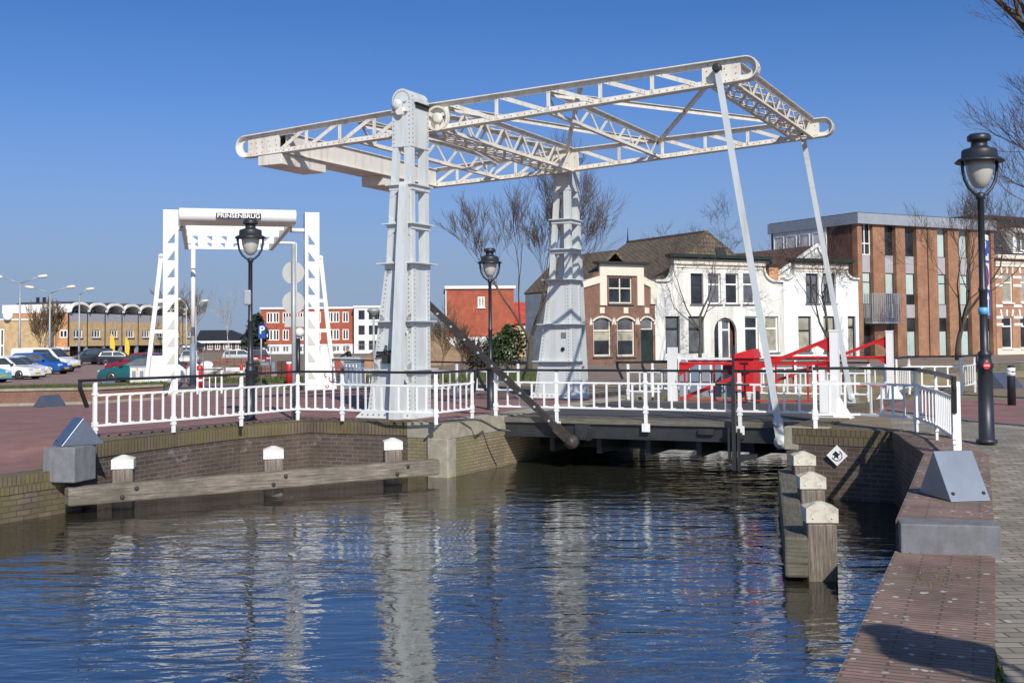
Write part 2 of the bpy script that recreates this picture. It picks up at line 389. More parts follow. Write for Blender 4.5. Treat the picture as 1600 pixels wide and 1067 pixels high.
def quay(name, label, pts, ztop, land, thick=.5, mat='quay_brick', cop='coping_brick', cth=.24, zb=-2.2, over=.015, topmat=None):
    """wall along pts; land = +1 when the land lies left of the direction of travel"""
    pts = [V((p[0], p[1], 0)) for p in pts]; n = len(pts)
    zs = ztop if isinstance(ztop, (list, tuple)) else [ztop] * n
    offs = []
    for i in range(n):
        d0 = (pts[i] - pts[i - 1]).normalized() if i else None
        d1 = (pts[i + 1] - pts[i]).normalized() if i < n - 1 else None
        n0 = V((-d0.y, d0.x, 0)) if d0 else None; n1 = V((-d1.y, d1.x, 0)) if d1 else None
        if n0 and n1: mm = (n0 + n1).normalized(); offs.append(mm / max(.4, mm.dot(n1)))
        else: offs.append(n0 or n1)
    root = thing(name, label, 'quay wall', pts[0])
    o = pts[0]
    def strip(a, c, z0s, z1s):
        mb = MB()
        for i in range(n - 1):
            P = [pts[i] + offs[i] * land * a - o, pts[i + 1] + offs[i + 1] * land * a - o, pts[i + 1] + offs[i + 1] * land * c - o, pts[i] + offs[i] * land * c - o]
            zz0 = [z0s[i], z0s[i + 1], z0s[i + 1], z0s[i]]; zz1 = [z1s[i], z1s[i + 1], z1s[i + 1], z1s[i]]
            bo = [p + V((0, 0, z)) for p, z in zip(P, zz0)]; to = [p + V((0, 0, z)) for p, z in zip(P, zz1)]
            if land < 0: bo = bo[::-1]; to = to[::-1]
            mb.hexa(bo, to)
        return mb
    def setuv(ob):
        me = ob.data; uv = me.uv_layers[0]
        for p in me.polygons:
            c = p.center; best = min(range(n - 1), key=lambda i: abs((c - (pts[i] + pts[i + 1]) / 2 + o).cross((pts[i + 1] - pts[i]).normalized()).length) + .0 * i)
            i = p.index // 6; a = pts[i] - o; d = (pts[i + 1] - pts[i]).normalized(); nn = V((-d.y, d.x, 0))
            for li in p.loop_indices:
                q = V(me.vertices[me.loops[li].vertex_index].co) - a
                uv.data[li].uv = (q.dot(d), q.z) if abs(p.normal.z) < .7 else (q.dot(nn), q.dot(d))
    w_ = strip(0, thick, [zb] * n, [z - cth for z in zs]).build('wall_face', mat, root); setuv(w_)
    c_ = strip(-over, thick + .01, [z - cth for z in zs], [z + .02 for z in zs]).build('coping', cop, root)
    setuv(c_)
    if topmat:
        t_ = strip(-over, thick + .01, [z + .02 for z in zs], [z + .026 for z in zs]).build('top_course', topmat, root); setuv(t_)
    return root
quay('quay_wall', 'low mossy brick quay wall at the left edge, below the dark stone block', LW[0:3], [-.36] * 3, 1, .45, 'moss_brick')
quay('quay_wall', 'dark brick quay wall with mossy upright coping behind the long timber fender', LW[2:7], [0] * 5, 1, .45)
quay('bridge_abutment', 'brick and concrete abutment with yellow lichen under the left end of the bridge deck', LW[6:9], [0, 0, 0], 1, .6, 'green_brick', 'old_concrete', .27)
quay('bridge_abutment', 'dark brick abutment carrying the diamond plaque right of the opening', RW[0:3], [.1] * 3, 1, .55)
quay('quay_wall', 'shaded brick quay wall under the metal prism and white end railing', RW[2:5], [.1, .08, .035], 1, .745, topmat='top_brick')
quay('quay_wall', 'broad lichen spotted brick wall top in the bottom right corner', RW[4:7], [-.2, -.2, -.2], 1, .745, topmat='top_brick')
quay('quay_wall', 'timber edged quay wall in front of the house row', [QL[0], QL[1]], [0, 0], 1, .5, 'green_brick', 'mossy_wood', .4)
quay('quay_wall', 'far bank wall of the canal behind the drawbridge', [LW[8], QL[0]], [0, 0], 1, .4, 'green_brick', 'old_concrete', .25)
quay('quay_wall', 'bank wall behind the far right railing', [V((80, 70)), BF(26, 45), BF(9.5, 22), RW[0]], [.1, .1, .1, .1], 1, .4, 'green_brick', 'coping_brick', .25)
# concrete corner and stone blocks
b = MB(); b.box(-.02, .44, -.02, .3, -1.6, -.27)
o = b.build('corner_pillar', 'old_concrete', None, bevel=.02); o.location = BF(1.40, -1.33); o.rotation_euler = (0, 0, -BB)
tag(o, 'weathered concrete corner pillar between dark brick wall and lichen covered abutment', 'pillar')
def stone(label, loc, rz, sx, sy, z0, z1, mat='granite'):
    b = MB(); b.box(-sx / 2, sx / 2, -sy / 2, sy / 2, z0, z1)
    o = b.build('stone_block', mat, bevel=.012); o.location = (loc[0], loc[1], 0); o.rotation_euler = (0, 0, rz); return tag(o, label, 'stone block')
p = gz(98, 702, 0); stone('large grey stone block ending the left quay wall', (p.x - .0, p.y + .28), R(-14), .55, .55, -.5, .03)
stone('long grey stone step across the right quay wall', (RW[4].x + .38, RW[4].y - .11), R(-13), .78, .34, -1.3, .066)
p = BF(8.58, -1.25); stone('pale weathered stone at the top corner of the right abutment', (p.x, p.y), -BB, .72, .26, -.24, .135, 'old_concrete')
b = MB(); _p = [gz(672, 660, .06), gz(705, 657, .06), gz(742, 655, .06), gz(752, 657, .04), gz(760, 661, -.05)]; _q = _p[-1]
b.tube(_p + [_q + UX * .25 + V((0, 0, -.12)), _q + UX * .55 + V((0, 0, -.14))], .022, 8); tag(b.build('cable_pipe', 'dark_steel'), 'grey cable pipe running over the abutment stone to the bridge deck', 'pipe')
def prism_box(label, c, rz, wd, dp, h, z0):
    b = MB(); b.prism([(-wd / 2, -dp / 2, 0), (-wd / 2, dp / 2, 0), (-wd / 2, 0, h)], (wd, 0, 0))
    for s_ in (-.36, .36):
        y_ = -dp / 2 + .08; z_ = .08 * h / (dp / 2)
    root = thing('metal_prism', label, 'barrier block', (c[0], c[1], z0), rz, 'folded steel prisms on the quay ends')
    b.build('folded_plate', 'plate_metal', root, bevel=.006)
    nrm = V((0, -h, dp / 2)).normalized()
    for s_ in (-.38, .38):
        k = MB(); pos = V((s_ * wd, -dp / 2 + .045, .045 * h / (dp / 2)))
        k.lathe([(.018, -.002), (.018, .006), (.012, .012)], pos, 10, nrm); k.build('bolt', 'black_paint', root)
    return root
c = (gz(1487, 782, .075) + gz(1545, 779, .075)) / 2; c2 = gz(1430, 770, .075); hv = (c2 - gz(1487, 782, .075))
rzp = math.atan2(-(hv.x), hv.y)
prism_box('large shiny metal prism on the right quay wall in the foreground', (gz(1487, 782, .075) + hv / 2 + V((.2, .0, 0)))[:2], R(8), .40, .62, .44, .075)
p = gz(110, 697, .03); prism_box('dark metal prism on the left stone block', (p.x + .02, p.y + .28), R(-52), .46, .66, .42, .035)
p = gz(78, 633, -.36); prism_box('small pale metal prism on the far left pavement', (p.x, p.y), R(60), .7, .75, .36, ground_z(p.x, p.y) + .01)
p = gz(1565, 606, .1); prism_box('metal prism beyond the right lamp post', (p.x, p.y), R(30), .8, .9, .45, .1)
p = gz(169, 618, -.4); prism_box('upright bluish metal prism beside the brick planter', (p.x, p.y), R(40), .5, .7, .6, ground_z(p.x, p.y) + .02)
# ------------------------------------------------------------------ main drawbridge
DB = thing('drawbridge', 'tall white riveted steel drawbridge with two lattice towers and an overhead balance frame', 'drawbridge', NB, -BB)
ZP, TLT, H0, HL, HR, LL, LR = 6.38, .0438, .615, .516, .464, -5.139, 7.305
NBV, FBV, FCV = .870, 7.905, 8.243
def zc(x): return ZP + TLT * x
def hh(x): return (H0 + (HL - H0) * x / LL if x < 0 else H0 + (HR - H0) * x / LR) / 2
def girder(y0, near):
    fw = .24; yw = y0 + .10
    path = []; nr = []
    tL = math.atan2(TLT, 1)
    rR, rL = HR / 2, HL / 2
    cR = (LR - rR, zc(LR - rR)); cL = (LL + rL, zc(LL + rL))
    path.append((0, zc(0) + H0 / 2)); nr.append((0, 1))
    for k in range(13):
        t = math.pi / 2 - math.pi * k / 12 + tL; path.append((cR[0] + rR * math.cos(t), cR[1] + rR * math.sin(t))); nr.append((math.cos(t), math.sin(t)))
    path.append((0, zc(0) - H0 / 2)); nr.append((0, -1))
    for k in range(13):
        t = -math.pi / 2 - math.pi * k / 12 + tL; path.append((cL[0] + rL * math.cos(t), cL[1] + rL * math.sin(t))); nr.append((math.cos(t), math.sin(t)))
    b = MB()
    b.ribbon(path, nr, y0, y0 + fw, .022)
    inner = [(x - nx * .022, z - nz * .022) for (x, z), (nx, nz) in zip(path, nr)]
    b.ribbon(inner, nr, yw, yw + .03, .10)
    # rivets along the bottom chord web and the end rings
    x = LL + .4
    while x < LR - .3:
        b.rivet((x, yw, zc(x) - hh(x) + .07), (0, -1, 0), .017); x += .155
    for k in range(7):
        for cc, rr, sg in ((cR, rR, 1), (cL, rL, -1)):
            t = -math.pi / 2 + math.pi * (k + .5) / 7; b.rivet((cc[0] + sg * rr * math.cos(t), y0 + .12, cc[1] + rr * math.sin(t)), (sg * math.cos(t), 0, math.sin(t)), .02)
    g = b.build('balance_girder', 'cream_paint', DB)
    # gussets
    def gus(x0, x1):
        m_ = MB(); ys = yw - .012
        m_.prism([(x0, ys, zc(x0) - hh(x0) + .03), (x1, ys, zc(x1) - hh(x1) + .03), (x1, ys, zc(x1) + hh(x1) - .03), (x0, ys, zc(x0) + hh(x0) - .03)], (0, .06, 0))
        nx_ = max(3, int((x1 - x0) / .16))
        for i in range(nx_):
            for j in range(4):
                if near or (i + j) % 2:
                    xx = x0 + (i + .5) * (x1 - x0) / nx_ + random.uniform(-.03, .03); m_.rivet((xx, ys, zc(xx) + (j - 1.5) * .12), (0, -1, 0), .016)
        m_.build('gusset_plate', 'cream_paint', g)
    x = lambda px, py: cu_at(px, py, NBV + .1).x
    gl0, gl1 = x(388, 230), x(436, 225)
    gr0, gr1 = x(1097, 120), x(1157, 115)
    gp1 = x(700, 180)
    gus(gl0, gl1); gus(-.55, gp1); gus(gr0, gr1)
    # lattice
    vl = [x(479, 215), x(531, 205), x(585, 195)]; vr = [x(776, 165), x(857, 152), x(938, 140), x(1019, 128)]
    lb = MB(); ys = yw - .006
    def bar(xa, ta, xb, tb, wd=.085):
        pa = V((xa, ys, zc(xa) + ta * (hh(xa) - .06))); pb = V((xb, ys, zc(xb) + tb * (hh(xb) - .06)))
        lb.bar(pa, pb, .014, wd, (pb - pa).cross(V((0, 1, 0))))
        for t in (.08, .16, .84, .92): lb.rivet(pa.lerp(pb, t) + V((0, -.007, 0)), (0, -1, 0), .014, .01)
    for xx in vl: bar(xx, -1, xx, 1, .08)
    nodes = [gl1 + .02] + [v + .06 for v in vl] + [-.6]
    for i in range(len(vl)): bar(nodes[i] if i == 0 else vl[i - 1] + .05, -.95, vl[i] - .05, .98)
    bar(vl[-1] + .06, -.95, -.5, .9)
    lb.build('lattice_bracing', 'cream_paint', g); lb = MB()
    for xx in vr: bar(xx, -1, xx, 1, .08)
    pr = gp1 + .05
    ends = vr + [gr0]
    for e in ends: bar(pr, .98, e - .08, -.95); pr = e + .06
    lb.build('lattice_bracing', 'cream_paint', g)
    return g
G1 = girder(NBV, True); G2 = girder(FBV, False)
# second lattice plane is open: cross trusses between the girders
YA, YB = NBV + .22, FBV + .02
def xtruss(x, npan, name, box=0, hs=1.0, dz=0):
    b = MB()
    planes = [x] if not box else [x - box / 2, x + box / 2]
    for xx in planes:
        zt, zb_ = zc(xx) + hh(xx) * hs - .04 + dz, zc(xx) - hh(xx) * hs + .04 + dz
        for z in (zt, zb_):
            b.bar((xx, YA, z), (xx, YB, z), .02, .10); b.bar((xx + .04, YA, z - .05 if z == zb_ else z + .05), (xx + .04, YB, z - .05 if z == zb_ else z + .05), .10, .015)
        st = (YB - YA) / npan
        for k in range(npan):
            ya, ym, yb = YA + k * st, YA + (k + .5) * st, YA + (k + 1) * st
            b.bar((xx - .01, ya, zt), (xx - .01, ym, zb_), .012, .07, (0, 1, .2)); b.bar((xx - .01, ym, zb_), (xx - .01, yb, zt), .012, .07, (0, 1, .2))
    if box:
        for z in (zc(x) + hh(x) * hs - .03 + dz, zc(x) - hh(x) * hs + .03 + dz):
            st = (YB - YA) / npan
            for k in range(npan):
                s_ = 1 if k % 2 else -1
                b.bar((x - s_ * box / 2, YA + k * st, z), (x + s_ * box / 2, YA + (k + 1) * st, z), .07, .012)
                b.bar((x + s_ * box / 2, YA + k * st, z - .015), (x - s_ * box / 2, YA + (k + 1) * st, z - .015), .07, .012)
    return b.build(name, 'cream_paint', DB)
XM = cu_at(1030, 230, FBV + .1).x
XE = cu_at(1140, 120, NBV + .2).x
XE2 = LR - .75
XL = cu_at(560, 205, NBV + .2).x
xtruss(.12, 7, 'cross_truss', .5)
xtruss(XM, 6, 'cross_truss', 0, .9)
xtruss(XE2, 7, 'cross_truss', .42)
xtruss(XL, 6, 'cross_truss', 0, .95)
# axle tube
for ya, yb in ((-.1, NBV + .4), (FBV - .1, FCV + .75)):
    b = MB(); b.tube([(0, ya, ZP), (0, yb, ZP)], .09, 14); b.build('axle', 'cream_paint', DB)
b = MB()
for y_ in (NBV + .04,):
    b.ribbon([(.34 + .27 * math.cos(k * math.pi / 12), ZP - .03 + .27 * math.sin(k * math.pi / 12)) for k in range(24)], [(math.cos(k * math.pi / 12), math.sin(k * math.pi / 12)) for k in range(24)], y_ - .05, y_ + .06, .04); b.lathe([(.12, 0), (.12, .1), (.06, .12)], (.34, y_ + .06, ZP - .03), 16, V((0, -1, 0)))
    for k in range(3):
        t = k * 2.09 + .5; b.bar((.34, y_ - .01, ZP - .03), (.34 + .27 * math.cos(t), y_ - .01, ZP - .03 + .27 * math.sin(t)), .08, .03, (0, 1, 0))
b.build('bearing_housing', 'cream_paint', DB)
# wind braces
ztop = lambda x: zc(x) + hh(x) - .08
def wb(xa, ya, xb, yb, dz=0):
    b = MB(); b.bar((xa, ya, ztop(xa) + dz), (xb, yb, ztop(xb) + dz), .10, .012); b.bar((xa, ya, ztop(xa) + dz - .05), (xb, yb, ztop(xb) + dz - .05), .012, .10)
    b.build('wind_brace', 'cream_paint', DB)
wb(.5, YA, XM, YB); wb(.25, YB, XM + .75, YA, -.03); wb(XM, YA, XE2, YB); wb(XM, YB, XE2, YA, -.03); wb(-.4, YA, XL, YB); wb(-.4, YB, XL, YA, -.03)
# counterweight
xa, xb = cu_at(404, 255, NBV).x, cu_at(438, 250, NBV).x
b = MB(); zl = zc(xb) - hh(xb) + .02
b.box(xb - .02, xb + .02, YA, YB, zl, zl + .46); b.box(xa - .05, xa - .01, YA, YB, zl, zl + .46)
b.box(xa - .06, xb + .09, YA + .01, YB - .01, zl - .02, zl); b.box(xa - .06, xb + .07, YA + .01, YB - .01, zl + .46, zl + .48)
cw = b.build('counterweight_box', 'cream_paint', DB)
def cwb(y0, y1):
    b = MB(); zz = zl - .02
    b.box(xa - .03, xb + .02, y0, y1, zz - .26, zz); return b.build('counterweight_block', 'cream_paint', DB, bevel=.01)
cwb(NBV + .02, NBV + 1.75); cwb(NBV + 4.3, NBV + 6.0)
# hanging rods
def rod(y, xt, zt, xb_, zb_, wd=.115):
    b = MB(); p, q = V((xt, y, zt)), V((xb_, y, zb_)); b.bar(p, q, .05, wd, (q - p).cross(V((0, 1, 0))))
    o = b.build('hanging_rod', 'tower_paint', DB)
    b = MB(); b.lathe([(.085, -.06), (.085, .06), (.05, .075)], p + V((0, -.0, 0)), 14, V((0, -1, 0))); b.build('rod_pin', 'dark_steel', o)
    b = MB(); dd = (q - p).normalized(); b.bar(q - dd * .42, q + dd * .12, .09, .17, (q - p).cross(V((0, 1, 0))))
    b.lathe([(.13, -.07), (.13, .07), (.06, .09), (.05, .12)], q, 16, V((0, -1, 0))); b.lathe([(.09, -.06), (.09, .06), (.04, .08)], q - dd * .36, 14, V((0, -1, 0)))
    b.build('rod_shoe', 'tower_paint', o)
pt_ = cu_at(1121, 107, NBV - .02); pb_ = cu_at(1221, 690, NBV - .05)
rod(NBV - .04, pt_.x, pt_.z, pb_.x, pb_.z)
rod(FBV + .1, pt_.x, zc(pt_.x) - .05, pb_.x, pb_.z + .1)
# towers
def tower(flip):
    Y = lambda y: (FCV + .71 - y) if flip else y
    Z1, Z2, Z3, ZU1, ZU2, ZCB = 3.203, 1.997, .991, 4.843, 4.029, 5.654
    off = -.05 if flip else 0
    def xl(z): return (-.225 + off) - (.175 * (5.654 - z) / 2.45 if z > Z1 else .175 + .48 * (Z1 - z) / Z1)
    def xr(z): return .225 + off + (.02 * (5.654 - z) / 5.654)
    b = MB()
    # lower plated shaft
    zs = [0.02, Z3, Z2, Z1]
    for z0, z1 in zip(zs[:-1], zs[1:]):
        b.hexa([(xl(z0), Y(0), z0), (xr(z0), Y(0), z0), (xr(z0), Y(.71), z0), (xl(z0), Y(.71), z0)][::(-1 if flip else 1)],
               [(xl(z1), Y(0), z1), (xr(z1), Y(0), z1), (xr(z1), Y(.71), z1), (xl(z1), Y(.71), z1)][::(-1 if flip else 1)])
    # corner angles on the shaft with rivets, on visible faces
    for yf, ny in ((Y(0), -1 if not flip else 1), (Y(.71), 1 if not flip else -1)):
        for fx, dx in ((xl, 1), (xr, -1)):
            p0 = V((fx(.05) + dx * .07, yf + ny * .006, .05)); p1 = V((fx(Z1) + dx * .07, yf + ny * .006, Z1 - .02))
            b.bar(p0, p1, .14, .012, (0, ny, 0))
            if ny < 0: b.rivets(p0 + V((0, ny * .006, 0)), p1 + V((0, ny * .006, 0)), 34, (0, ny, 0), .017)
    for yy in (.08, .63):
        b.bar((xr(.05) + .006, Y(yy), .05), (xr(Z1) + .006, Y(yy), Z1 - .02), .14, .012, (1, 0, 0))
        b.rivets((xr(.05) + .012, Y(yy), .05), (xr(Z1) + .012, Y(yy), Z1 - .02), 34, (1, 0, 0), .017)
    # upper columns
    for fx, yy, dx, dy in ((xl, 0, 1, 1), (xr, 0, -1, 1), (xl, .71, 1, -1), (xr, .71, -1, -1)):
        a = V((fx(Z1), Y(yy), Z1)); c = V((fx(ZCB), Y(yy), ZCB + .01)); w1 = .13 if dx > 0 else .17
        ex = V((dx * w1, 0, 0)); ey = V((0, (1 if not flip else -1) * dy * (.13 if dx > 0 else .15), 0))
        P = [a, a + ex, a + ex + ey, a + ey]; Q = [c, c + ex, c + ex + ey, c + ey]
        if (ex.x * ey.y) < 0: P = P[::-1]; Q = Q[::-1]
        b.hexa(P, Q)
    o = b.build('tower', 'tower_paint', DB)
    # ring plates and their knee brackets
    for z, pr in ((Z1, .15), (Z2, .14), (Z3, .14), (ZU1, .08), (ZU2, .10)):
        r_ = MB(); y0, y1 = sorted((Y(-pr), Y(.71 + pr)))
        r_.box(xl(z) - pr, xr(z) + pr * .8, y0, y1, z - .012, z + .014)
        lip = .11 if z > 1.5 else .12
        ya, yb = sorted((Y(-.018), Y(.728)))
        r_.box(xl(z) - .02, xr(z) + .02, ya, yb, z - lip, z - .012)
        if z > Z1 + .1:     # open frame: the plate stays a rim
            pass
        for xx in (xl(z) + .02, xr(z) - .02):
            for sg in (1, -1):
                yy = Y(-.012); k = 1 if xx < 0 else -1
                z0_ = z + .014 if sg > 0 else z - lip
                r_.prism([(xx, yy, z0_), (xx + k * .2, yy, z0_), (xx, yy, z0_ + sg * .16)], (0, .012 if not flip else -.012, 0))
        r_.build('ring_plate', 'tower_paint', o)
    # head
    h_ = MB(); cxm = off; rr = .235
    prof = [(cxm - rr, ZCB), (cxm + rr, ZCB)] + [(cxm + rr * math.cos(t), 6.625 + rr * math.sin(t)) for t in [math.pi * k / 16 for k in range(17)]]
    ya, yb = sorted((Y(0), Y(.71)))
    h_.prism([(x_, ya, z_) for x_, z_ in prof], (0, yb - ya, 0))
    yf = ya - .004
    for k in range(14):
        t = math.pi * k / 13; h_.rivet((cxm + .19 * math.cos(t), ya, 6.62 + .19 * math.sin(t)), (0, -1, 0), .016)
    for sx in (-.19, .19): h_.rivets((cxm + sx, ya, ZCB + .02), (cxm + sx, ya, 6.6), 10, (0, -1, 0), .016)
    for yy in (ya + .06, yb - .05): h_.rivets((cxm + rr, yy, ZCB + .02), (cxm + rr, yy, 6.75), 11, (1, 0, 0), .016)
    h_.box(cxm - rr - .006, cxm + rr + .006, ya - .01, yb + .01, ZCB - .02, ZCB + .03)
    hd = h_.build('tower_head', 'tower_paint', o)
    m_ = MB()
    if not flip:
        m_.lathe([(.12, 0), (.12, .05), (.105, .12), (.03, .13)], (cxm - .08, ya, 6.52), 18, V((0, -1, 0)))
        m_.box(cxm - .21, cxm + .16, ya - .07, ya, 6.36, 6.38); m_.lathe([(.03, 0), (.03, .04)], (cxm + .1, ya, 6.60), 10, V((0, -1, 0)))
        m_.build('axle_cover', 'tower_paint', hd)
    d_ = MB(); d_.box(cxm + rr - .02, cxm + rr + .02, yb - .56 + .01, yb - .02, 6.47, 6.56); d_.box(cxm + rr, cxm + rr + .06, yb - .6, yb, 6.56, 6.575)
    d_.build('axle_slot', 'dark_steel', hd)
    # outer strut with rounded top
    s_ = MB(); cx = .10 + off; pts = []
    for k in range(5):
        t = math.pi / 2 * k / 4; pts.append((-.02 - .13 * math.sin(t) + 0, ZU1 + .06 - .14 * (1 - math.cos(t))))
    pts.append((-.50, .0))
    for (ya_, za), (yb_, zb_) in zip(pts[:-1], pts[1:]):
        wa = .085 + .045 * (1 - za / 5); wb_ = .085 + .045 * (1 - zb_ / 5)
        P = [V((cx - wa, Y(ya_), za)), V((cx + wa, Y(ya_), za)), V((cx + wa, Y(ya_ + .13), za)), V((cx - wa, Y(ya_ + .13), za))]
        Q = [V((cx - wb_, Y(yb_), zb_)), V((cx + wb_, Y(yb_), zb_)), V((cx + wb_, Y(yb_ + .13), zb_)), V((cx - wb_, Y(yb_ + .13), zb_))]
        if not flip: P, Q = Q, P
        s_.hexa(P, Q)
    for z in (Z1, Z2, Z3):
        ye = -.13 - .37 * (ZU1 - z) / ZU1
        s_.prism([(cx, Y(.0), z - .01), (cx, Y(ye + .05), z - .01), (cx, Y(0), z - .30)], (.02, 0, 0))
    s_.build('outer_strut', 'tower_paint', o)
    p_ = MB(); y0, y1 = sorted((Y(-.25), Y(.82)))
    p_.hexa([(xl(0) - .14, y0, -.01), (xr(0) + .14, y0, -.01), (xr(0) + .14, y1, -.01), (xl(0) - .14, y1, -.01)], [(xl(0) - .04, y0 + .14, .15), (xr(0) + .03, y0 + .14, .15), (xr(0) + .03, y1 - .08, .15), (xl(0) - .04, y1 - .08, .15)])
    p_.rivets((xl(0) - .06, y0 + .05, .07), (xr(0) + .06, y0 + .05, .07), 9, (0, -1, .7), .024)
    p_.build('base_plate', 'tower_paint', o)
    return o
T1 = tower(False); T2 = tower(True)
b = MB(); b.tube([(-.62, -.03, .95 + .40), (-.1, -.04, 1.38)], .02, 6); b.box(-.42, -.3, -.14, -.01, 1.12, 1.3); b.tube([(-.62, -.05, 1.27), (-.3, -.06, 1.33)], .025, 6); b.tube([(-.36, -.08, 1.3), (-.36, -.08, 1.5)], .03, 6)
b.build('valve_gear', 'dark_steel', T1)
b = MB(); b.box(-.1, .05, FCV - .016, FCV - .002, 1.62, 1.77); b.build('small_plate', 'granite', T2)
b = MB(); b.lathe([(.055, 0), (.055, .03)], (-.05, FCV - .002, 1.32), 14, V((0, -1, 0))); b.build('inspection_cap', 'black_paint', T2)
# deck
YD0, YD1 = 1.0, 8.0
def zd(x): return -.02 + .02 * (x - 1.6) / 6.5
b = MB(); x0, x1 = 1.55, 8.2
def slab(mb, y0, y1, dz0, dz1, xa=x0, xb=x1):
    mb.hexa([(xa, y0, zd(xa) + dz0), (xb, y0, zd(xb) + dz0), (xb, y1, zd(xb) + dz0), (xa, y1, zd(xa) + dz0)], [(xa, y0, zd(xa) + dz1), (xb, y0, zd(xb) + dz1), (xb, y1, zd(xb) + dz1), (xa, y1, zd(xa) + dz1)])
slab(b, YD0 + .9, YD1 - .9, -.1, .02); dk = b.build('bridge_deck', 'asphalt', DB)
b = MB(); slab(b, YD0, YD0 + .9, -.085, .015); slab(b, YD1 - .9, YD1, -.085, .015); b.build('footway', 'deck_wood', dk)
for yy in (YD0 + .06, YD1 - .10):
    b = MB(); slab(b, yy, yy + .02, -.35, -.085); slab(b, yy - .05, yy + .07, -.37, -.35); b.build('edge_beam', 'dark_steel', dk)
b = MB()
for k in range(7):
    xx = x0 + .2 + k * (x1 - x0 - .4) / 6; b.box(xx - .05, xx + .05, YD0 + .3, YD1 - .3, -.70, -.1)
for yy in (2.8, 4.5, 6.2): slab(b, yy, yy + .15, -.72, -.1)
b.build('floor_beam', 'black_paint', dk)
# pushing rod (racking bar)
pa = cu_at(664, 470, .8); pb2 = cu_at(893, 690, YD0 - .1)
b = MB(); p, q = V(pa), V(pb2); d = (q - p).normalized(); nn_ = d.cross(V((0, 1, 0))).normalized()
b.bar(p, q - d * .25, .09, .125, nn_)
o = b.build('push_rod', 'rusty_steel', DB)
b = MB()
for k in range(9):
    b = MB(); b.lathe([(.03, 0), (.03, .03), (.012, .045)], p.lerp(q, .1 + k * .095) + V((0, -.04, 0)), 8, V((0, -1, 0))); b.build('rod_bolt', 'galvanised', o)
b = MB(); b.lathe([(.145, -.08), (.145, .05), (.09, .08), (.08, .13), (.035, .14)], q, 18, V((0, -1, 0))); b.bar(q - d * .45, q - d * .05, .14, .18, nn_)
b.build('rod_hinge', 'rusty_steel', o)
b = MB(); b.box(q.x + .02, q.x + .36, YD0 + .02, YD0 + .06, -.42, -.07); b.prism([(q.x + .36, YD0 - .16, -.42), (q.x + .36, YD0 + .1, -.42), (q.x + .36, YD0 + .1, -.1)], (.02, 0, 0))
b.build('hinge_bracket', 'dark_steel', dk)
# black guide post hanging at the deck edge
pg = cu_at(1148, 540, YD0 - .18); pz = cu_at(1145, 735, YD0 - .18)
gx = (pg.x + pz.x) / 2
b = MB(); b.box(gx - .04, gx + .03, YD0 - .21, YD0 - .13, pz.z, .85); b.box(gx - .02, gx + .02, YD0 - .19, YD0 - .15, .85, pg.z); b.box(gx + .06, gx + .10, YD0 - .2, YD0 - .12, pz.z - .02, -.1); b.box(gx - .12, gx - .085, YD0 - .2, YD0 - .12, pz.z + .2, -.08)
b.prism([(gx + .1, YD0 - .16, pz.z + .15), (gx + .1, YD0 - .16, pz.z + .30), (gx + .42, YD0 - .16, pz.z + .32), (gx + .42, YD0 - .16, pz.z + .26)], (0, .05, 0))
b.box(gx - .14, gx + .12, YD0 - .13, YD0 + .06, -.3, -.18)
b.tube([(gx - .35, YD0 - .17, .72), (gx + .3, YD0 - .17, .72)], .022, 6)
b.build('guide_post', 'dark_steel', DB)
b = MB(); b.box(gx - .75, gx - .45, YD0 - .02, YD0 + .05, -.24, -.13); b.build('warning_light', 'dark_steel', dk)

# ------------------------------------------------------------------ railings
def railing(label, pts, posts_at, end_curve=(0, 0), root=None, name='railing', ht=.97, foot=0, gap=.3, hand='black_paint', group='white railings with black handrails'):
    """pts: world points of the posts; posts joined by baluster panels"""
    pts = [V(p) for p in pts]; o = pts[0].copy()
    r_ = thing(name, label, 'railing', o, 0, group) if root is None else root
    inv = (lambda p: p - o) if root is None else (lambda p: toB(p) if True else p)
    L = [inv(p) for p in pts]
    up = V((0, 0, 1))
    hp = [p + up * ht for p in L]
    if end_curve[0]:
        d = (L[0] - L[1]).normalized(); hp = [L[0] + d * end_curve[0] * .55 + up * (ht - .42), L[0] + d * end_curve[0] + up * (ht - .12), L[0] + d * end_curve[0] + up * ht] + hp
    if end_curve[1]:
        d = (L[-1] - L[-2]).normalized(); hp += [L[-1] + d * end_curve[1] + up * ht, L[-1] + d * end_curve[1] + up * (ht - .12), L[-1] + d * end_curve[1] * .55 + up * (ht - .42)]
    b = MB()
    for p, q in zip(hp[:-1], hp[1:]):
        e = (q - p).normalized() * .02; b.bar(p - e, q + e, .065, .045)
    b.build('handrail', hand, r_)
    for i, p in enumerate(L):
        a = L[min(i + 1, len(L) - 1)] - L[max(i - 1, 0)]; a.z = 0; a.normalize()
        b = MB(); b.bar(p - up * foot, p + up * (ht - .02), .035, .065, a)
        for zz in (.16, .22, .26, .74):
            b.bar(p + up * (zz - .02), p + up * (zz + .02), .05, .095, a)
        if foot: b.bar(p - up * foot, p - up * (foot - .16), .03, .16, a)
        if posts_at is None or i in posts_at: b.build('post', 'white_paint', r_)
    for p, q in zip(L[:-1], L[1:]):
        b = MB(); n = max(1, round((q - p).length / gap))
        for zz in (.22, .72): b.bar(p + up * zz, q + up * zz, .03, .035)
        d = (q - p); d.z = 0; d.normalize()
        for k in range(1, n):
            c_ = p.lerp(q, k / n); b.bar(c_ + up * .22, c_ + up * .72, .018, .038, d)
            b.bar(c_ + up * .235 , c_ + up * .235 + d * .08, .02, .03); b.bar(c_ + up * .705, c_ + up * .705 + d * .07, .02, .03)
        b.build('baluster_panel', 'white_paint', r_)
    return r_
g0 = lambda px, py, z=0: gz(px, py, z)
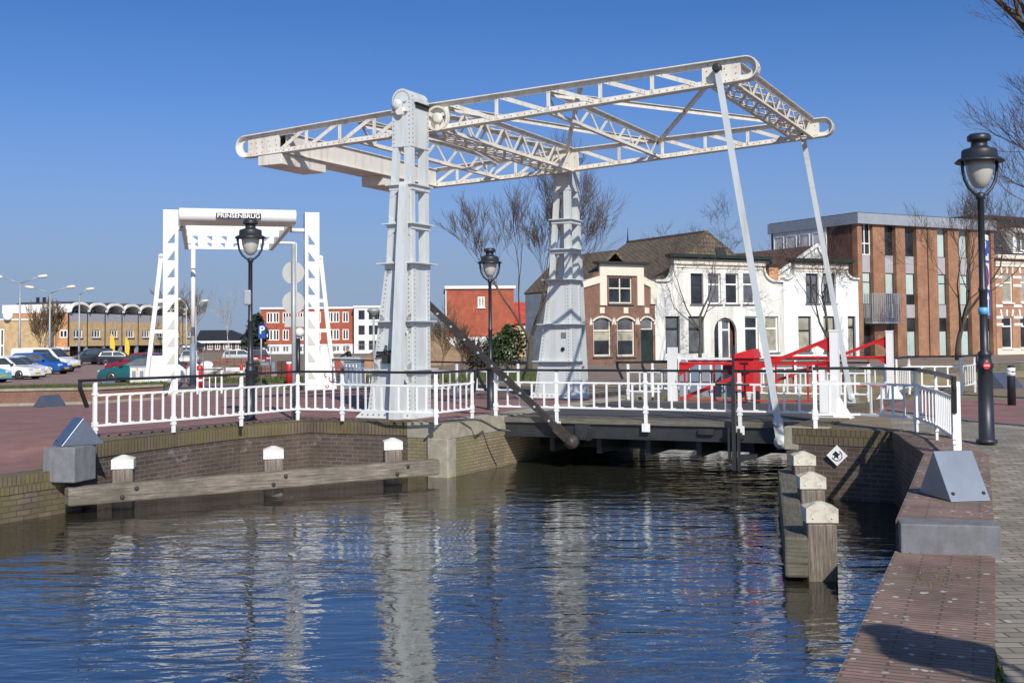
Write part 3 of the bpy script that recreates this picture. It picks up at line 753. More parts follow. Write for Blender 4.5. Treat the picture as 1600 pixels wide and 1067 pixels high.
railing('white railing with black handrail curving along the left quay in front of the near tower',
        [g0(148, 686, .02), g0(271, 675.5, .02), g0(377, 665.5, .02), g0(465, 656, .02), g0(535, 657.5, .02), g0(609, 661, .02), g0(681, 663, .02), g0(738, 655.5, .02)], [0, 1, 2, 3, 4, 6, 7], (.28, .12), gap=.215)
xs = [cu_at(x_, 655, YD0).x for x_ in (776, 871, 1010, 1157, 1274)]
railing(None, [BF(x_, YD0 - .03, 0) for x_ in xs], None, (.42, 0), root=DB, foot=.22, gap=.28)
railing(None, [BF(x_, YD1 + .03, 0) for x_ in (1.9, 3.5, 5.1, 6.7, 8.0)], None, (.3, .0), root=DB, foot=.22, gap=.30)
railing('white railing on the right abutment turning towards the foreground metal prism',
        [g0(1274, 669, .12), g0(1345, 668.5, .12), g0(1432, 675, .12), g0(1464, 689, .10), g0(1492, 711, .10)], [0, 2, 3, 4], (0, .06), gap=.21)
railing('white railing on the far side of the road behind the near tower', [g0(520, 607), g0(584, 612), g0(650, 617), g0(714, 620.5), g0(810, 622)], None, (0, .25), gap=.31)
railing('white railing at the far right beyond the red barriers', [BF(8.6, 8.3, .1), g0(1421, 617, .1), g0(1502, 617, .1), g0(1524, 612.5, .1)], None, (0, .2), gap=.3)
railing('far white railing behind the red barrier machine', [BF(2.0, 9.6, .0), BF(3.2, 10.9), BF(5.2, 12.6), BF(7.4, 14.2)], None, (.3, 0), gap=.31)
# round end plate on the right end post
p = g0(1494, 711, .10); b = MB(); b.box(-.05, .05, -.02, .02, 0, .92); o = b.build('end_post', 'white_paint'); 
o.location = (p.x + .06, p.y + .12, p.z); tag(o, 'broad white steel end post of the railing beside the foreground metal prism', 'post')

# ------------------------------------------------------------------ timber fenders
plain('cap_white', (.64, .63, .585), .6, .06, 3, dirt=(.36, .33, .26), dscale=1.8, damt=.45, dth=.52)
plain('cap_paint', (.60, .565, .47), .65, .1, 3, dirt=(.24, .20, .13), dscale=1.8, damt=.7, dth=.48)
def fpost(loc, label, grp, zt=-.2, wd=.34, rz=0, mat='grey_wood', cap='cap_white'):
    r_ = thing('mooring_post', label, 'mooring post', (loc[0], loc[1], WL), rz, grp)
    b = MB(); h = wd / 2 * .93; zz = zt - WL - .18
    b.hexa([(-h, -h, -.9), (h, -h, -.9), (h, h, -.9), (-h, h, -.9)], [(-h, -h, zz), (h, -h, zz), (h, h, zz), (-h, h, zz)])
    b.build('pile', mat, r_, bevel=.03, uvrot=True)
    b = MB(); h = wd / 2
    b.box(-h, h, -h, h, zz, zz + .15); b.hexa([(-h, -h, zz + .15), (h, -h, zz + .15), (h, h, zz + .15), (-h, h, zz + .15)], [(-.03, -.03, zz + .21), (.03, -.03, zz + .21), (.03, .03, zz + .21), (-.03, .03, zz + .21)])
    for x_ in (-.1, .1): b.rivet((x_, -h, zz + .05), (0, -1, 0), .012)
    b.build('cap', cap, r_, bevel=.006)
L_posts = [gz(187, 795, WL), gz(424, 775, WL), gz(612, 757, WL)]
for p, lb in zip(L_posts, ('white capped mooring post nearest the left stone block', 'white capped mooring post in the middle of the long fender beam', 'white capped mooring post below the near bridge tower')):
    fpost(p + V((0, .17, 0)), lb, 'capped timber mooring posts', rz=R(12))
d = (L_posts[2] - L_posts[0]).normalized(); nn = V((d.y, -d.x, 0))
a = L_posts[0] - d * .85 + nn * .16; c = L_posts[2] + d * .85 + nn * .16
def fender(a, c, z0, z1, th, label, mat):
    dd = (c - a); ln = dd.length; r_ = thing('fender_beam', label, 'fender beam', (a.x, a.y, z0), math.atan2(dd.y, dd.x))
    b = MB(); b.box(0, ln, -th / 2, th / 2, 0, z1 - z0); b.build('beam', mat, r_, bevel=.03)
    return r_, ln
fb_, ln = fender(a, c, -.86, -.58, .26, 'long weathered grey timber beam floating along the left quay', 'grey_wood')
for p in L_posts:
    t = (p - a).dot(d)
    b = MB()
    for dx, z in ((-.05, .08), (.17, .2)): b.lathe([(.035, 0), (.035, .02), (.018, .035)], (t + dx, -.13, z), 8, V((0, -1, 0)))
    b.build('bolt', 'dark_steel', fb_)
R_posts = [gz(1288, 908, WL), gz(1271, 735, -.14), gz(1258, 703, -.14)]
for p, lb in zip(R_posts, ('nearest right mooring post with cracked wood and a cream cap', 'middle of the three mooring posts in front of the diamond plaque wall', 'rearmost right mooring post against the pale abutment stone')):
    fpost(p + V((0, .15, 0)), lb, 'capped timber mooring posts', rz=R(-4), cap='cap_paint')
d = (R_posts[2] - R_posts[0]).normalized(); nn = V((-d.y, d.x, 0))
fender(R_posts[0] - d * .12 + nn * .29, R_posts[2] + d * .7 + nn * .29, -.95, -.52, .25, 'short mossy timber beam beside the right mooring posts', 'mossy_wood')
# diamond plaque
pw = cu_at(1309, 711, -1.45)
r_ = thing('wall_plaque', 'white diamond plaque with a dark emblem on the right abutment wall', 'plaque', BF(pw.x, pw.y - .07, pw.z), -BB)
b = MB(); s_ = .165; b.prism([(-s_, 0, 0), (0, 0, -s_), (s_, 0, 0), (0, 0, s_)], (0, .02, 0)); b.build('plate', 'white_paint', r_)
b = MB()
for k in range(20):
    q8 = .82; t0, t1 = R(200 + k * 13), R(200 + (k + 1) * 13)
    if k > 16: break
    b.add([(.075 * math.cos(t0), -.003, .075 * math.sin(t0)), (.075 * math.cos(t1), -.003, .075 * math.sin(t1)), (.088 * math.cos(t1), -.003, .088 * math.sin(t1)), (.088 * math.cos(t0), -.003, .088 * math.sin(t0))], [(0, 1, 2, 3)])
b.prism([(-.07, -.004, .02), (-.02, -.004, .075), (.03, -.004, .03), (.07, -.004, .05), (.02, -.004, -.01), (.03, -.004, -.05), (-.01, -.004, -.02), (-.06, -.004, -.06), (-.03, -.004, -.0)], (0, -.004, 0))
b.build('emblem', 'lamp_black', r_)

# ------------------------------------------------------------------ street lamps
plain('lamp_glass', (.46, .45, .40), .25, .08)
def lamp_proto():
    r_ = thing('street_lamp', 'x', 'street lamp', (0, 0, 0), 0, 'black street lamps with bowl lanterns')
    b = MB(); b.lathe([(.15, 0), (.15, .05), (.112, .06), (.105, 1.08), (.122, 1.10), (.122, 1.15), (.10, 1.17), (.088, 1.25), (.10, 1.27), (.10, 1.31), (.06, 1.34), (.055, 2.2), (.066, 2.21), (.066, 2.25), (.051, 2.27), (.046, 3.55), (.066, 3.56), (.066, 3.64), (.03, 3.66)], n=16)
    b.build('pole', 'lamp_black', r_)
    b = MB(); ar = [(math.copysign(1, 1) * x_, z_) for x_, z_ in ((0, 3.6), (.09, 3.64), (.18, 3.72), (.245, 3.84), (.275, 3.98), (.28, 4.14))]
    for s in (-1, 1): b.tube([(s * x_, 0, z_) for x_, z_ in ar], .024, 8)
    b.build('yoke', 'lamp_black', r_)
    b = MB(); b.lathe([(.20, 4.125), (.345, 4.10), (.352, 4.112), (.30, 4.155), (.255, 4.165), (.25, 4.27), (.235, 4.29), (.14, 4.32), (.115, 4.34), (.115, 4.41), (.16, 4.42), (.168, 4.435), (.165, 4.49), (.13, 4.52), (.03, 4.53)], n=24)
    b.build('lamp_hat', 'lamp_black', r_)
    b = MB(); b.lathe([(.03, 3.715), (.085, 3.735), (.135, 3.81), (.175, 3.92), (.195, 4.03), (.198, 4.13)], n=20); b.build('lamp_bowl', 'lamp_glass', r_)
    return r_
LP = lamp_proto()
def lamp(px, py, z, h_px, label, first=False):
    p = gz(px, py, z); o = LP if first else dup(LP)
    o.location = p; o['label'] = label; o.rotation_euler = (0, 0, R(10)); Y = p.y
    s = h_px * Y / FPX / 4.53; o.scale = (s, s, s); return o
LR_ = lamp(1542, 692, .1, 484, 'black street lamp with parking signs at the right, the tallest in view', True)
LL_ = lamp(391, 657, 0, 314, 'black street lamp in front of the modern white bridge')
LM_ = lamp(767, 640, -.0, 252, 'black street lamp behind the bent push rod, left of the bare tree')
o = dup(LP, (4.06, 1.30, -.2), 0, 'black street lamp standing out of view behind the camera', None); o.scale = (1, 1, 1)
# ------------------------------------------------------------------ building helpers
brick('red_house_brick', (.18, .080, .052), (.24, .108, .068), (.20, .15, .12), dirt=(.13, .075, .055), damt=.5, dscale=.6, bw=.24, bh=.075, mw=.012)
brick('orange_pier_brick', (.30, .135, .075), (.38, .18, .095), (.26, .17, .11), bw=.25, bh=.09, mw=.014, dirt=(.20, .10, .06), damt=.5, dscale=.55)
brick('band_brick', (.40, .19, .10), (.45, .22, .12), (.33, .24, .17), dirt=(.25, .13, .08), damt=.3)
brick('yellow_brick', (.57, .40, .205), (.63, .45, .24), (.46, .34, .2), dirt=(.48, .33, .18), damt=.3, dscale=.2)
brick('orange_brick', (.56, .27, .12), (.60, .30, .14), (.45, .26, .15), dirt=(.38, .2, .1), damt=.25, dscale=.2)
brick('block_brick', (.36, .085, .045), (.41, .105, .055), (.26, .09, .055), dirt=(.33, .07, .04), damt=.4, dscale=.3)
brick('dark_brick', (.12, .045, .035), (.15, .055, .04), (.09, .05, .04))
brick('shed_brick', (.30, .33, .36), (.34, .37, .40), (.22, .25, .28), bw=2.4, bh=.16, dirt=(.22, .24, .26), damt=.5)
brick('roof_tile', (.125, .088, .062), (.165, .115, .08), (.045, .034, .028), bw=.26, bh=.32, mw=.03, dirt=(.13, .12, .07), damt=.5, dscale=.7, bmp=1)
brick('brown_tile', (.12, .062, .045), (.145, .075, .055), (.05, .03, .025), bw=.28, bh=.34, mw=.03, bmp=1)
brick('glazed_tile', (.038, .038, .052), (.055, .052, .07), (.015, .015, .02), bw=.24, bh=.26, mw=.025, rough=.3, bmp=1, lich=((.5, .5, .55), 3.2, .12))
brick('red_tile', (.42, .05, .035), (.47, .06, .04), (.25, .04, .03), bw=.3, bh=.3, mw=.02)
plain('stucco', (.71, .70, .655), .9, .06, 2, dirt=(.34, .31, .26), dscale=.3, damt=.6, streak=True, bmp=.15, dth=.49)
plain('stucco_white', (.80, .80, .79), .9, .04, 2, dirt=(.55, .53, .47), dscale=.35, damt=.3, streak=True, bmp=.1)
plain('render_white', (.80, .80, .80), .9, .03)
plain('cream_trim', (.70, .645, .53), .5, .05, dirt=(.5, .43, .32), dscale=1, damt=.3)
plain('white_trim', (.80, .79, .75), .5, .04)
plain('dark_green', (.018, .035, .028), .4, .2)
plain('dark_trim', (.03, .032, .034), .45, .2)
plain('grey_panel', (.38, .37, .40), .6, .1, 1.5, dirt=(.28, .27, .28), damt=.4)
plain('zinc', (.34, .36, .40), .45, .1, 2, metal=.2)
plain('bitumen', (.06, .062, .07), .9, .2)
plain('sill_stone', (.13, .14, .15), .7, .1)
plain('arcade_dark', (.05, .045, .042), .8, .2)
def glass(name, col, rough=.06, var=.5, sc_=.7, spec=.5):
    mt, n, l, b = _mat(name); o = nd(n, 'ShaderNodeTexCoord').outputs['Object']
    a = noise(n, l, o, sc_, 3); r = ramp(n, l, a.outputs['Fac'], [(.35, tuple(c * (1 - var) for c in col)), (.65, tuple(c * (1 + var) for c in col))])
    l.new(r.outputs[0], b.inputs['Base Color']); b.inputs['Roughness'].default_value = rough; b.inputs['Specular IOR Level'].default_value = spec
    q = noise(n, l, o, 1.2, 2); bump(n, l, q.outputs['Fac'], b, .05, .05)
glass('window_glass', (.025, .03, .035)); glass('green_glass', (.07, .085, .08)); glass('frosted_glass', (.42, .52, .50), .35, .1)
glass('curtain_glass', (.34, .32, .25), .2, .25, 1.5); glass('blind_glass', (.55, .62, .58), .3, .08); glass('shade_glass', (.12, .125, .14), .1, .4)
glass('car_glass', (.05, .065, .07), .05, .3)

class FR:
    def __init__(s, o, ang): s.o = V(o); s.x = V((math.cos(ang), math.sin(ang), 0)); s.y = V((-math.sin(ang), math.cos(ang), 0)); s.a = ang
    def loc(s, p): d = p - s.o; return V((d.dot(s.x), d.dot(s.y), d.z))
    def pl(s, px, py, d=0):
        r = ray(px, py); t = (d - (EYEP - s.o).dot(s.y)) / r.dot(s.y); return s.loc(EYEP + r * t)
    def ps(s, px, py, c=0):
        r = ray(px, py); t = (c - (EYEP - s.o).dot(s.x)) / r.dot(s.x); return s.loc(EYEP + r * t)
    def xz(s, px, py, d=0): p = s.pl(px, py, d); return (p.x, p.z)
    def root(s, name, label, cat, group=None): return thing(name, label, cat, s.o, s.a, group)

def wall(root, outline, holes, mat, y0=0, depth=.14, name='wall', axis='y', th=None):
    """outline, holes: 2-D (x,z) polygons; real openings with reveals going back by depth"""
    pts = []; ed = []
    for poly in [outline] + holes:
        b = len(pts); n = len(poly); pts += [V(p) for p in poly]; ed += [(b + i, b + (i + 1) % n) for i in range(n)]
    vs, es, fs = geometry.delaunay_2d_cdt(pts, ed, [], 0, 1e-5)[:3]
    P = (lambda x, d, z: (x, y0 + d, z)) if axis == 'y' else (lambda x, d, z: (y0 - d, x, z))
    mb = MB(); F = []
    for f in fs:
        c = sum((vs[i] for i in f), V((0, 0))) / len(f)
        if not inside(c.x, c.y, outline) or any(inside(c.x, c.y, h) for h in holes): continue
        q = [vs[i] for i in f]; ar = sum(q[i].x * q[(i + 1) % len(q)].y - q[(i + 1) % len(q)].x * q[i].y for i in range(len(q)))
        f = list(f) if ar > 0 else list(f)[::-1]
        F.append(f)
    mb.add([P(v.x, 0, v.y) for v in vs], F)
    for h in holes:
        n = len(h)
        mb.add([P(p[0], 0, p[1]) for p in h] + [P(p[0], depth, p[1]) for p in h], [(i, (i + 1) % n, n + (i + 1) % n, n + i) for i in range(n)])
    if th:
        n = len(outline)
        mb.add([P(p[0], 0, p[1]) for p in outline] + [P(p[0], th, p[1]) for p in outline], [((i + 1) % n, i, n + i, n + (i + 1) % n) for i in range(n)])
    return mb.build(name, mat, root)
def rect(x0, z0, x1, z1): return [(x0, z0), (x1, z0), (x1, z1), (x0, z1)]
def arch(x0, z0, x1, z1, rise, n=8):
    w_ = (x1 - x0) / 2; cx = (x0 + x1) / 2; rise = min(rise, w_)
    rad = (w_ * w_ + rise * rise) / (2 * rise); cz = z1 - rad; a0 = math.asin(min(1, w_ / rad))
    return [(x0, z0), (x1, z0)] + [(cx + rad * math.sin(a0 - 2 * a0 * k / n), cz + rad * math.cos(a0 - 2 * a0 * k / n)) for k in range(n + 1)]
def window(root, x0, z0, x1, z1, y, frame='white_trim', pane='window_glass', cols=1, tr=None, fw=.07, sill=True, name='window', top=None, low=None, sillm='sill_stone', axis='y', dep=.06, label=None):
    m_ = MB()
    def bx(a, b, c, d, e, f):
        if axis == 'y': m_.box(a, b, c, d, e, f)
        else: m_.box(y - (d - y), y - (c - y), a, b, e, f)
    bx(x0, x0 + fw, y, y + dep, z0, z1); bx(x1 - fw, x1, y, y + dep, z0, z1); bx(x0 + fw, x1 - fw, y, y + dep, z0, z0 + fw); bx(x0 + fw, x1 - fw, y, y + dep, z1 - fw, z1)
    zt = None
    if tr: zt = z0 + (z1 - z0) * tr; bx(x0 + fw, x1 - fw, y + .003, y + dep, zt - fw * .55, zt + fw * .55)
    for k in range(1, cols):
        xx = x0 + (x1 - x0) * k / cols
        bx(xx - fw * .55, xx + fw * .55, y + .002, y + dep, z0 + fw, z1 - fw)
    o = m_.build(name, frame, root)
    if label: o['label'] = label
    def pn(za, zb, mat):
        m2 = MB(); yy = y + dep * .7
        if axis == 'y': m2.add([(x0 + .01, yy, za), (x1 - .01, yy, za), (x1 - .01, yy, zb), (x0 + .01, yy, zb)], [(0, 1, 2, 3)])
        else: yy = y - dep * .7; m2.add([(yy, x0 + .01, za), (yy, x1 - .01, za), (yy, x1 - .01, zb), (yy, x0 + .01, zb)], [(0, 1, 2, 3)])
        m2.build('pane', mat, o)
    if zt and (top or low): pn(z0 + .01, zt, low or pane); pn(zt, z1 - .01, top or pane)
    else: pn(z0 + .01, z1 - .01, pane)
    if sill:
        m3 = MB()
        if axis == 'y': m3.box(x0 - .08, x1 + .08, y - .22, y + .02, z0 - .10, z0 - .003)
        else: m3.box(y - .02, y + .22, x0 - .08, x1 + .08, z0 - .10, z0 - .003)
        m3.build('sill', sillm, o)
    return o
def slab_poly(root, pts, th, mat, name='roof'):
    pts = [V(p) for p in pts]; n = (pts[1] - pts[0]).cross(pts[2] - pts[0]).normalized()
    if n.z < 0: n = -n
    m_ = MB(); m_.prism(pts, -n * th); return m_.build(name, mat, root)

ZL = -.76
def place(px, Y): p = at(px, 540, Y); p.z = ZL; return p
# ------------------------------------------------------------------ the house row
HA = math.atan2(.479, .878)
HO = at(920, 560, 71); HO.z = 0
H = FR(HO, HA)
ZG = .0
def R2(pxs): # two pixel corners -> rect in facade
    (a, b), (c, d) = pxs; p, q = H.xz(a, b), H.xz(c, d); return (min(p[0], q[0]), min(p[1], q[1]), max(p[0], q[0]), max(p[1], q[1]))
# brick gable house
h1 = H.root('gable_house', 'narrow red brick gable house with white sloping copings and cream windows', 'house')
X0, X1 = H.xz(920, 520)[0] - .5, H.xz(1023.2, 520)[0]
zsh = H.xz(1023, 448)[1]; xa, ztop_ = H.xz(937, 411); xb = H.xz(1003.5, 411)[0]; zk = H.xz(1003, 440)[1]
wu = R2([(951, 433), (988, 474)]); w1 = R2([(927, 496), (955, 556)]); w2 = R2([(964, 496), (992, 556)]); dr = R2([(1001, 496), (1021, 569)])
outl = [(X0, ZG - .1), (X1, ZG - .1), (X1, zsh), (xb, ztop_ - .5), (xb, ztop_), (xa, ztop_), (xa, ztop_ - .5), (X0, zsh)]
holes = [rect(*wu), arch(*w1, .25), arch(*w2, .25), arch(dr[0], ZG - .02, dr[2], dr[3], .18)]
wall(h1, outl, holes, 'red_house_brick', th=.3)
window(h1, *wu, .1, 'cream_trim', cols=2, tr=.58)
for w_ in (w1, w2): window(h1, w_[0], w_[1], w_[2], w_[3], .1, 'cream_trim', tr=.66, low='curtain_glass', top='shade_glass', fw=.09)
for w_ in (w1, w2):  # white blind in the upper half, dark below
    m_ = MB(); zm = w_[1] + .45 * (w_[3] - w_[1]); m_.box(w_[0] + .1, w_[2] - .1, .128, .134, w_[1] + .1, zm - .12); m_.build('lower_pane', 'window_glass', h1)
m_ = MB(); m_.box(dr[0], dr[2], .1, .16, 0, dr[1] + (dr[3] - dr[1]) * .72); d_ = m_.build('door', 'dark_green', h1)
m_ = MB(); zz = (dr[3] - dr[1]) * .5
for i in range(2):
    for j in range(2): m_.box(dr[0] + .15 + i * .28, dr[0] + .38 + i * .28, .09, .11, zz + j * .3, zz + .25 + j * .3)
m_.build('door_light', 'window_glass', d_)
window(h1, dr[0], dr[1] + (dr[3] - dr[1]) * .74, dr[2], dr[3], .09, 'cream_trim', sill=False, pane='shade_glass', name='fanlight')
for w_ in (w1, w2, dr):   # pale arch bands, keystones
    m_ = MB(); cx = (w_[0] + w_[2]) / 2; m_.box(cx - .17, cx + .17, -.05, 0, w_[3] + .25, w_[3] + .62)
    ao = arch(w_[0] - .1, w_[3] - .35, w_[2] + .1, w_[3] + .1, .3); ai = arch(w_[0], w_[3] - .35, w_[2], w_[3], .25)
    a1, b1 = ao[2:], ai[2:]
    for k in range(len(a1) - 1): m_.prism([(a1[k][0], -.03, a1[k][1]), (a1[k + 1][0], -.03, a1[k + 1][1]), (b1[k + 1][0], -.03, b1[k + 1][1]), (b1[k][0], -.03, b1[k][1])], (0, .035, 0))
    for xx in (w_[0] - .3, w_[2] + .06): m_.prism([(xx, -.03, w_[3] - .45), (xx + .24, -.03, w_[3] - .45), (xx + .12, -.03, w_[3] + .02)], (0, .04, 0))
    m_.build('arch_band', 'cream_trim', h1)
m_ = MB()
m_.bar((X1 - .02, -.04, zsh + .05), (xb, -.04, ztop_ - 1.0), .12, .42, (0, 0, 1)); m_.bar((X0, -.04, zsh + .05), (xa, -.04, ztop_ - 1.0), .12, .42, (0, 0, 1))
m_.box(X1 - .35, X1 + .1, -.12, .1, zsh - 1.1, zsh + .25)
for xx in (xa - .1, xb - .5): m_.box(xx + .05, xx + .55, -.09, .02, ztop_ - 2.6, ztop_ - .1)
m_.box(xa, xb, -.1, .12, ztop_ - .75, ztop_ - .05)
m_.build('coping', 'cream_trim', h1)
m_ = MB(); m_.box(xa - .35, xb + .35, -.35, .3, ztop_ - .04, ztop_ + .1); m_.build('cornice', 'dark_trim', h1)
zr = H.xz(950, 402)[1] + .5; xm = (X0 + X1) / 2
for s_, xe in ((0, X0), (1, X1)):
    slab_poly(h1, [(xe, .3, zsh - .2), (xm, .3, zr), (xm, 7.2, zr), (xe, 7.2, zsh - .2)], .15, 'roof_tile')
m_ = MB(); m_.box(X0, X0 + .25, .3, 7.0, -.1, zsh - .3); m_.build('side_wall', 'shed_brick', h1)['label'] = 'blue grey painted side wall'
m_ = MB(); m_.box(X0 + .25, X1, 6.7, 7.0, 0, zsh - .3); m_.box(X1 - .25, X1, .3, 6.7, 0, zsh - .3); m_.build('rear_wall', 'dark_brick', h1)
m_ = MB(); m_.prism([(X0, 6.9, zsh - .3), (X1, 6.9, zsh - .3), (xm, 6.9, zr - .15)], (0, .1, 0)); m_.build('rear_gable', 'dark_brick', h1)

# white stucco houses with curved shoulder gables
def stucco_house(label, xl_, xr_, zsl, xcl, xcr, zc_, zsr, wins, mat, doorarch=None, dark=True, lsh=None, rsh=None):
    r_ = H.root('stucco_house', label, 'house')
    lsh = lsh or xl_ + .6; rsh = rsh or xr_ - .6
    cl = [(lsh + (xcl - lsh) * math.sin(t), zc_ - .7 - (zc_ - .7 - zsl) * math.cos(t)) for t in [math.pi / 2 * k / 7 for k in range(8)]]
    cl = [(lsh + (xcl - lsh) * (1 - math.cos(math.pi / 2 * k / 7)) if False else lsh + (xcl - lsh) * math.sin(math.pi / 2 * k / 7), zsl + (zc_ - .7 - zsl) * (1 - math.cos(math.pi / 2 * k / 7))) for k in range(8)]
    cr = [(rsh - (rsh - xcr) * math.sin(math.pi / 2 * k / 7), zsr + (zc_ - .7 - zsr) * (1 - math.cos(math.pi / 2 * k / 7))) for k in range(8)]
    outl = [(xl_, -.1), (xr_, -.1), (xr_, zsr)] + cr + [(xcr, zc_)] + [(xcl, zc_)] + cl[::-1] + [(xl_, zsl)]
    holes = [(arch(*w_[0], w_[1]) if w_[1] else rect(*w_[0])) for w_ in wins]
    wall(r_, outl, holes, mat, th=.3, depth=.2)
    # moulded coping along the curves
    for c, (bx0, bx1, bz) in ((cl, (xl_, lsh + .03, zsl)), (cr, (rsh - .03, xr_, zsr))):
        m_ = MB()
        for p, q in zip(c[:-1], c[1:]): m_.bar((p[0], .08, p[1] + .06), (q[0], .08, q[1] + .06), .5, .14, (0, 0, 1))
        m_.box(bx0, bx1, -.17, .33, bz, bz + .13); m_.build('gable_coping', 'stucco', r_)
    m_ = MB(); m_.box(xcl - .1, xcr + .1, -.16, .1, zc_ - .55, zc_ - .12); m_.box(xcl - .02, xcr + .02, -.06, .1, zc_ - .78, zc_ - .66); m_.build('frieze', 'cream_trim', r_)
    m_ = MB(); m_.box(xcl - .4, xcr + .4, -.5, .4, zc_ - .12, zc_ + .08); m_.box(xcl - .3, xcr + .3, -.34, .3, zc_ - .22, zc_ - .12); m_.build('cornice', 'dark_green', r_)
    return r_
q = lambda a, b: R2([a, b])
uw = [q((1079, 427), (1099.4, 475)), q((1106, 427), (1127, 475)), q((1133.5, 427), (1154.5, 475)), q((1160.8, 427), (1180.5, 475))]
lw = [q((1039.5, 494), (1063, 552)), q((1075.5, 494), (1100.5, 552)), q((1163.8, 494), (1186, 550)), q((1195.3, 494), (1217, 550))]
dr = q((1115.5, 496), (1152, 568)); dr = (dr[0], -.05, dr[2], dr[3])
A0, A1 = H.xz(1023.6, 500)[0], H.xz(1224.6, 500)[0]
h2 = stucco_house('wide cream stucco house with curved shoulders, an arched doorway and a big tiled roof', A0, A1, H.xz(1030, 440)[1], H.xz(1053, 410)[0], H.xz(1192, 410)[0], H.xz(1120, 401)[1], H.xz(1215, 441)[1],
                  [(w_, 0) for w_ in uw + lw] + [(dr, 9)], 'stucco', lsh=H.xz(1038, 440)[0], rsh=H.xz(1211, 440)[0])
for k, w_ in enumerate(uw): window(h2, *w_, .14, 'dark_trim' if k == 0 else 'white_trim', ('window_glass', 'shade_glass', 'window_glass', 'shade_glass')[k], tr=.64, fw=.09)
for k, w_ in enumerate(lw): window(h2, *w_, .14, 'dark_green' if k < 2 else 'white_trim', ('shade_glass', 'shade_glass', 'window_glass', 'curtain_glass')[k], tr=.66, fw=.11, sill=k >= 2)
m_ = MB(); dw = dr[2] - dr[0]; m_.box(dr[0] + .05, dr[2] - .05, .55, .6, 0, dr[3]); m_.build('porch_back', 'stucco', h2)
window(h2, dr[0] + dw * .42, .05, dr[2] - .08 * dw - .2, dr[3] - .1, .3, 'white_trim', 'shade_glass', tr=.74, fw=.1, sill=False, name='door')
m_ = MB(); m_.box(dr[0] + dw * .12, dr[0] + dw * .30, .3, .36, .3, dr[3] - .3); m_.build('side_light', 'window_glass', h2); m_ = MB(); m_.box(dr[0] + dw * .30, dr[0] + dw * .42, .26, .34, 0, dr[3] - .06); m_.build('door_post', 'white_trim', h2)
# big roof running back from a hipped front
xc_ = (A0 + A1) / 2 - .2; RN = H.pl(1104.6, 362, 3.4); zr_ = RN.z; RN = V((RN.x, 3.4, zr_)); RB = V((RN.x, 13.0, zr_))
ez = H.xz(1030, 445)[1] - .3
E1, E2 = V((A0 - .1, .55, ez)), V((A1 + .1, .55, ez)); E3, E4 = V((A1 + .1, 13.0, ez)), V((A0 - .1, 13.0, ez))
slab_poly(h2, [E1, E2, RN], .15, 'roof_tile'); slab_poly(h2, [E2, E3, RB, RN], .15, 'roof_tile'); slab_poly(h2, [E4, E1, RN, RB], .15, 'roof_tile')
m_ = MB(); m_.bar(RN, RB, .3, .16); m_.bar(RN, E1, .26, .14); m_.bar(RN, E2, .26, .14); m_.build('ridge', 'roof_tile', h2)
m_ = MB(); m_.tube([RB, RB + V((0, 0, 1.1))], [.07, .015], 6); m_.build('finial', 'dark_trim', h2)
_m = E1.lerp(E2, .56); _u = (_m - RN); _v = V((1, 0, 0)); _p = RN + _u * .30 + V((.25, -.02, .06)); m_ = MB(); m_.prism([_p, _p + _u * .22, _p + _u * .22 + _v * .8, _p + _v * .8], (0, -.05, .07)); m_.build('skylight', 'dark_trim', h2)
m_ = MB(); m_.prism([(A0 + .1, 12.9, ez), (A1 - .1, 12.9, ez), (RN.x, 12.9, zr_ - .2)], (0, .1, 0)); m_.build('rear_gable', 'dark_brick', h2)
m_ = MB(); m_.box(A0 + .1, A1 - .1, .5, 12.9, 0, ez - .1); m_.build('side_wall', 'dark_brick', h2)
# second white house
uw = [q((1258.7, 427), (1279.8, 474)), q((1286, 427), (1306.5, 474))]; lw = [q((1247, 494), (1268.6, 550)), q((1286.3, 494), (1306.5, 550))]
dr = q((1324.5, 494), (1340, 568)); dr = (dr[0], 0, dr[2] - .1, dr[3])
B0, B1 = A1 + .02, H.xz(1342, 500)[0]
h3 = stucco_house('bright white stucco house with curved shoulders and black windows beside the flat roofed block', B0, B1, H.xz(1228, 437)[1], H.xz(1241, 410)[0], H.xz(1321, 410)[0], H.xz(1280, 407)[1], H.xz(1340, 437)[1],
                  [(w_, 0) for w_ in uw + lw] + [(dr, 0)], 'stucco_white', lsh=H.xz(1226, 437)[0], rsh=H.xz(1336, 437)[0])
for w_ in uw: window(h3, *w_, .14, 'dark_trim', 'shade_glass', tr=.62, fw=.09, cols=2)
for w_ in lw: window(h3, *w_, .14, 'dark_trim', 'curtain_glass', tr=.60, fw=.1)
window(h3, *dr, .14, 'dark_green', 'curtain_glass', tr=.74, fw=.13, sill=False, name='door')
ez = H.xz(1230, 438)[1] - .2; rz_ = H.pl(1277, 383, 2.2); xg = rz_.x
slab_poly(h3, [(B0 - .3, .5, ez), (xg, 2.2, rz_.z), (xg, 12, rz_.z), (B0 - .3, 12, ez)], .15, 'brown_tile') if False else None
m_ = MB(); m_.prism([(B0 - .2, 2.2, ez), (xg, 2.2, rz_.z), (xg, 2.2, rz_.z - .15), (B0 - .2, 2.2, ez - .15)], (0, 10, 0)); m_.prism([(B1, 2.2, ez), (xg, 2.2, rz_.z), (xg, 2.2, rz_.z - .15), (B1, 2.2, ez - .15)], (0, 10, 0)); m_.build('roof', 'brown_tile', h3)
m_ = MB(); m_.bar((B0, 2.15, ez), (xg, 2.15, rz_.z + .03), .14, .22); m_.bar((xg, 2.15, rz_.z + .03), (B1, 2.15, ez), .14, .22); m_.build('verge_board', 'white_trim', h3)
m_ = MB(); m_.prism([(B0, 2.25, ez - .1), (B1, 2.25, ez - .1), (xg, 2.25, rz_.z - .2)], (0, .15, 0)); m_.build('front_gable', 'stucco_white', h3)
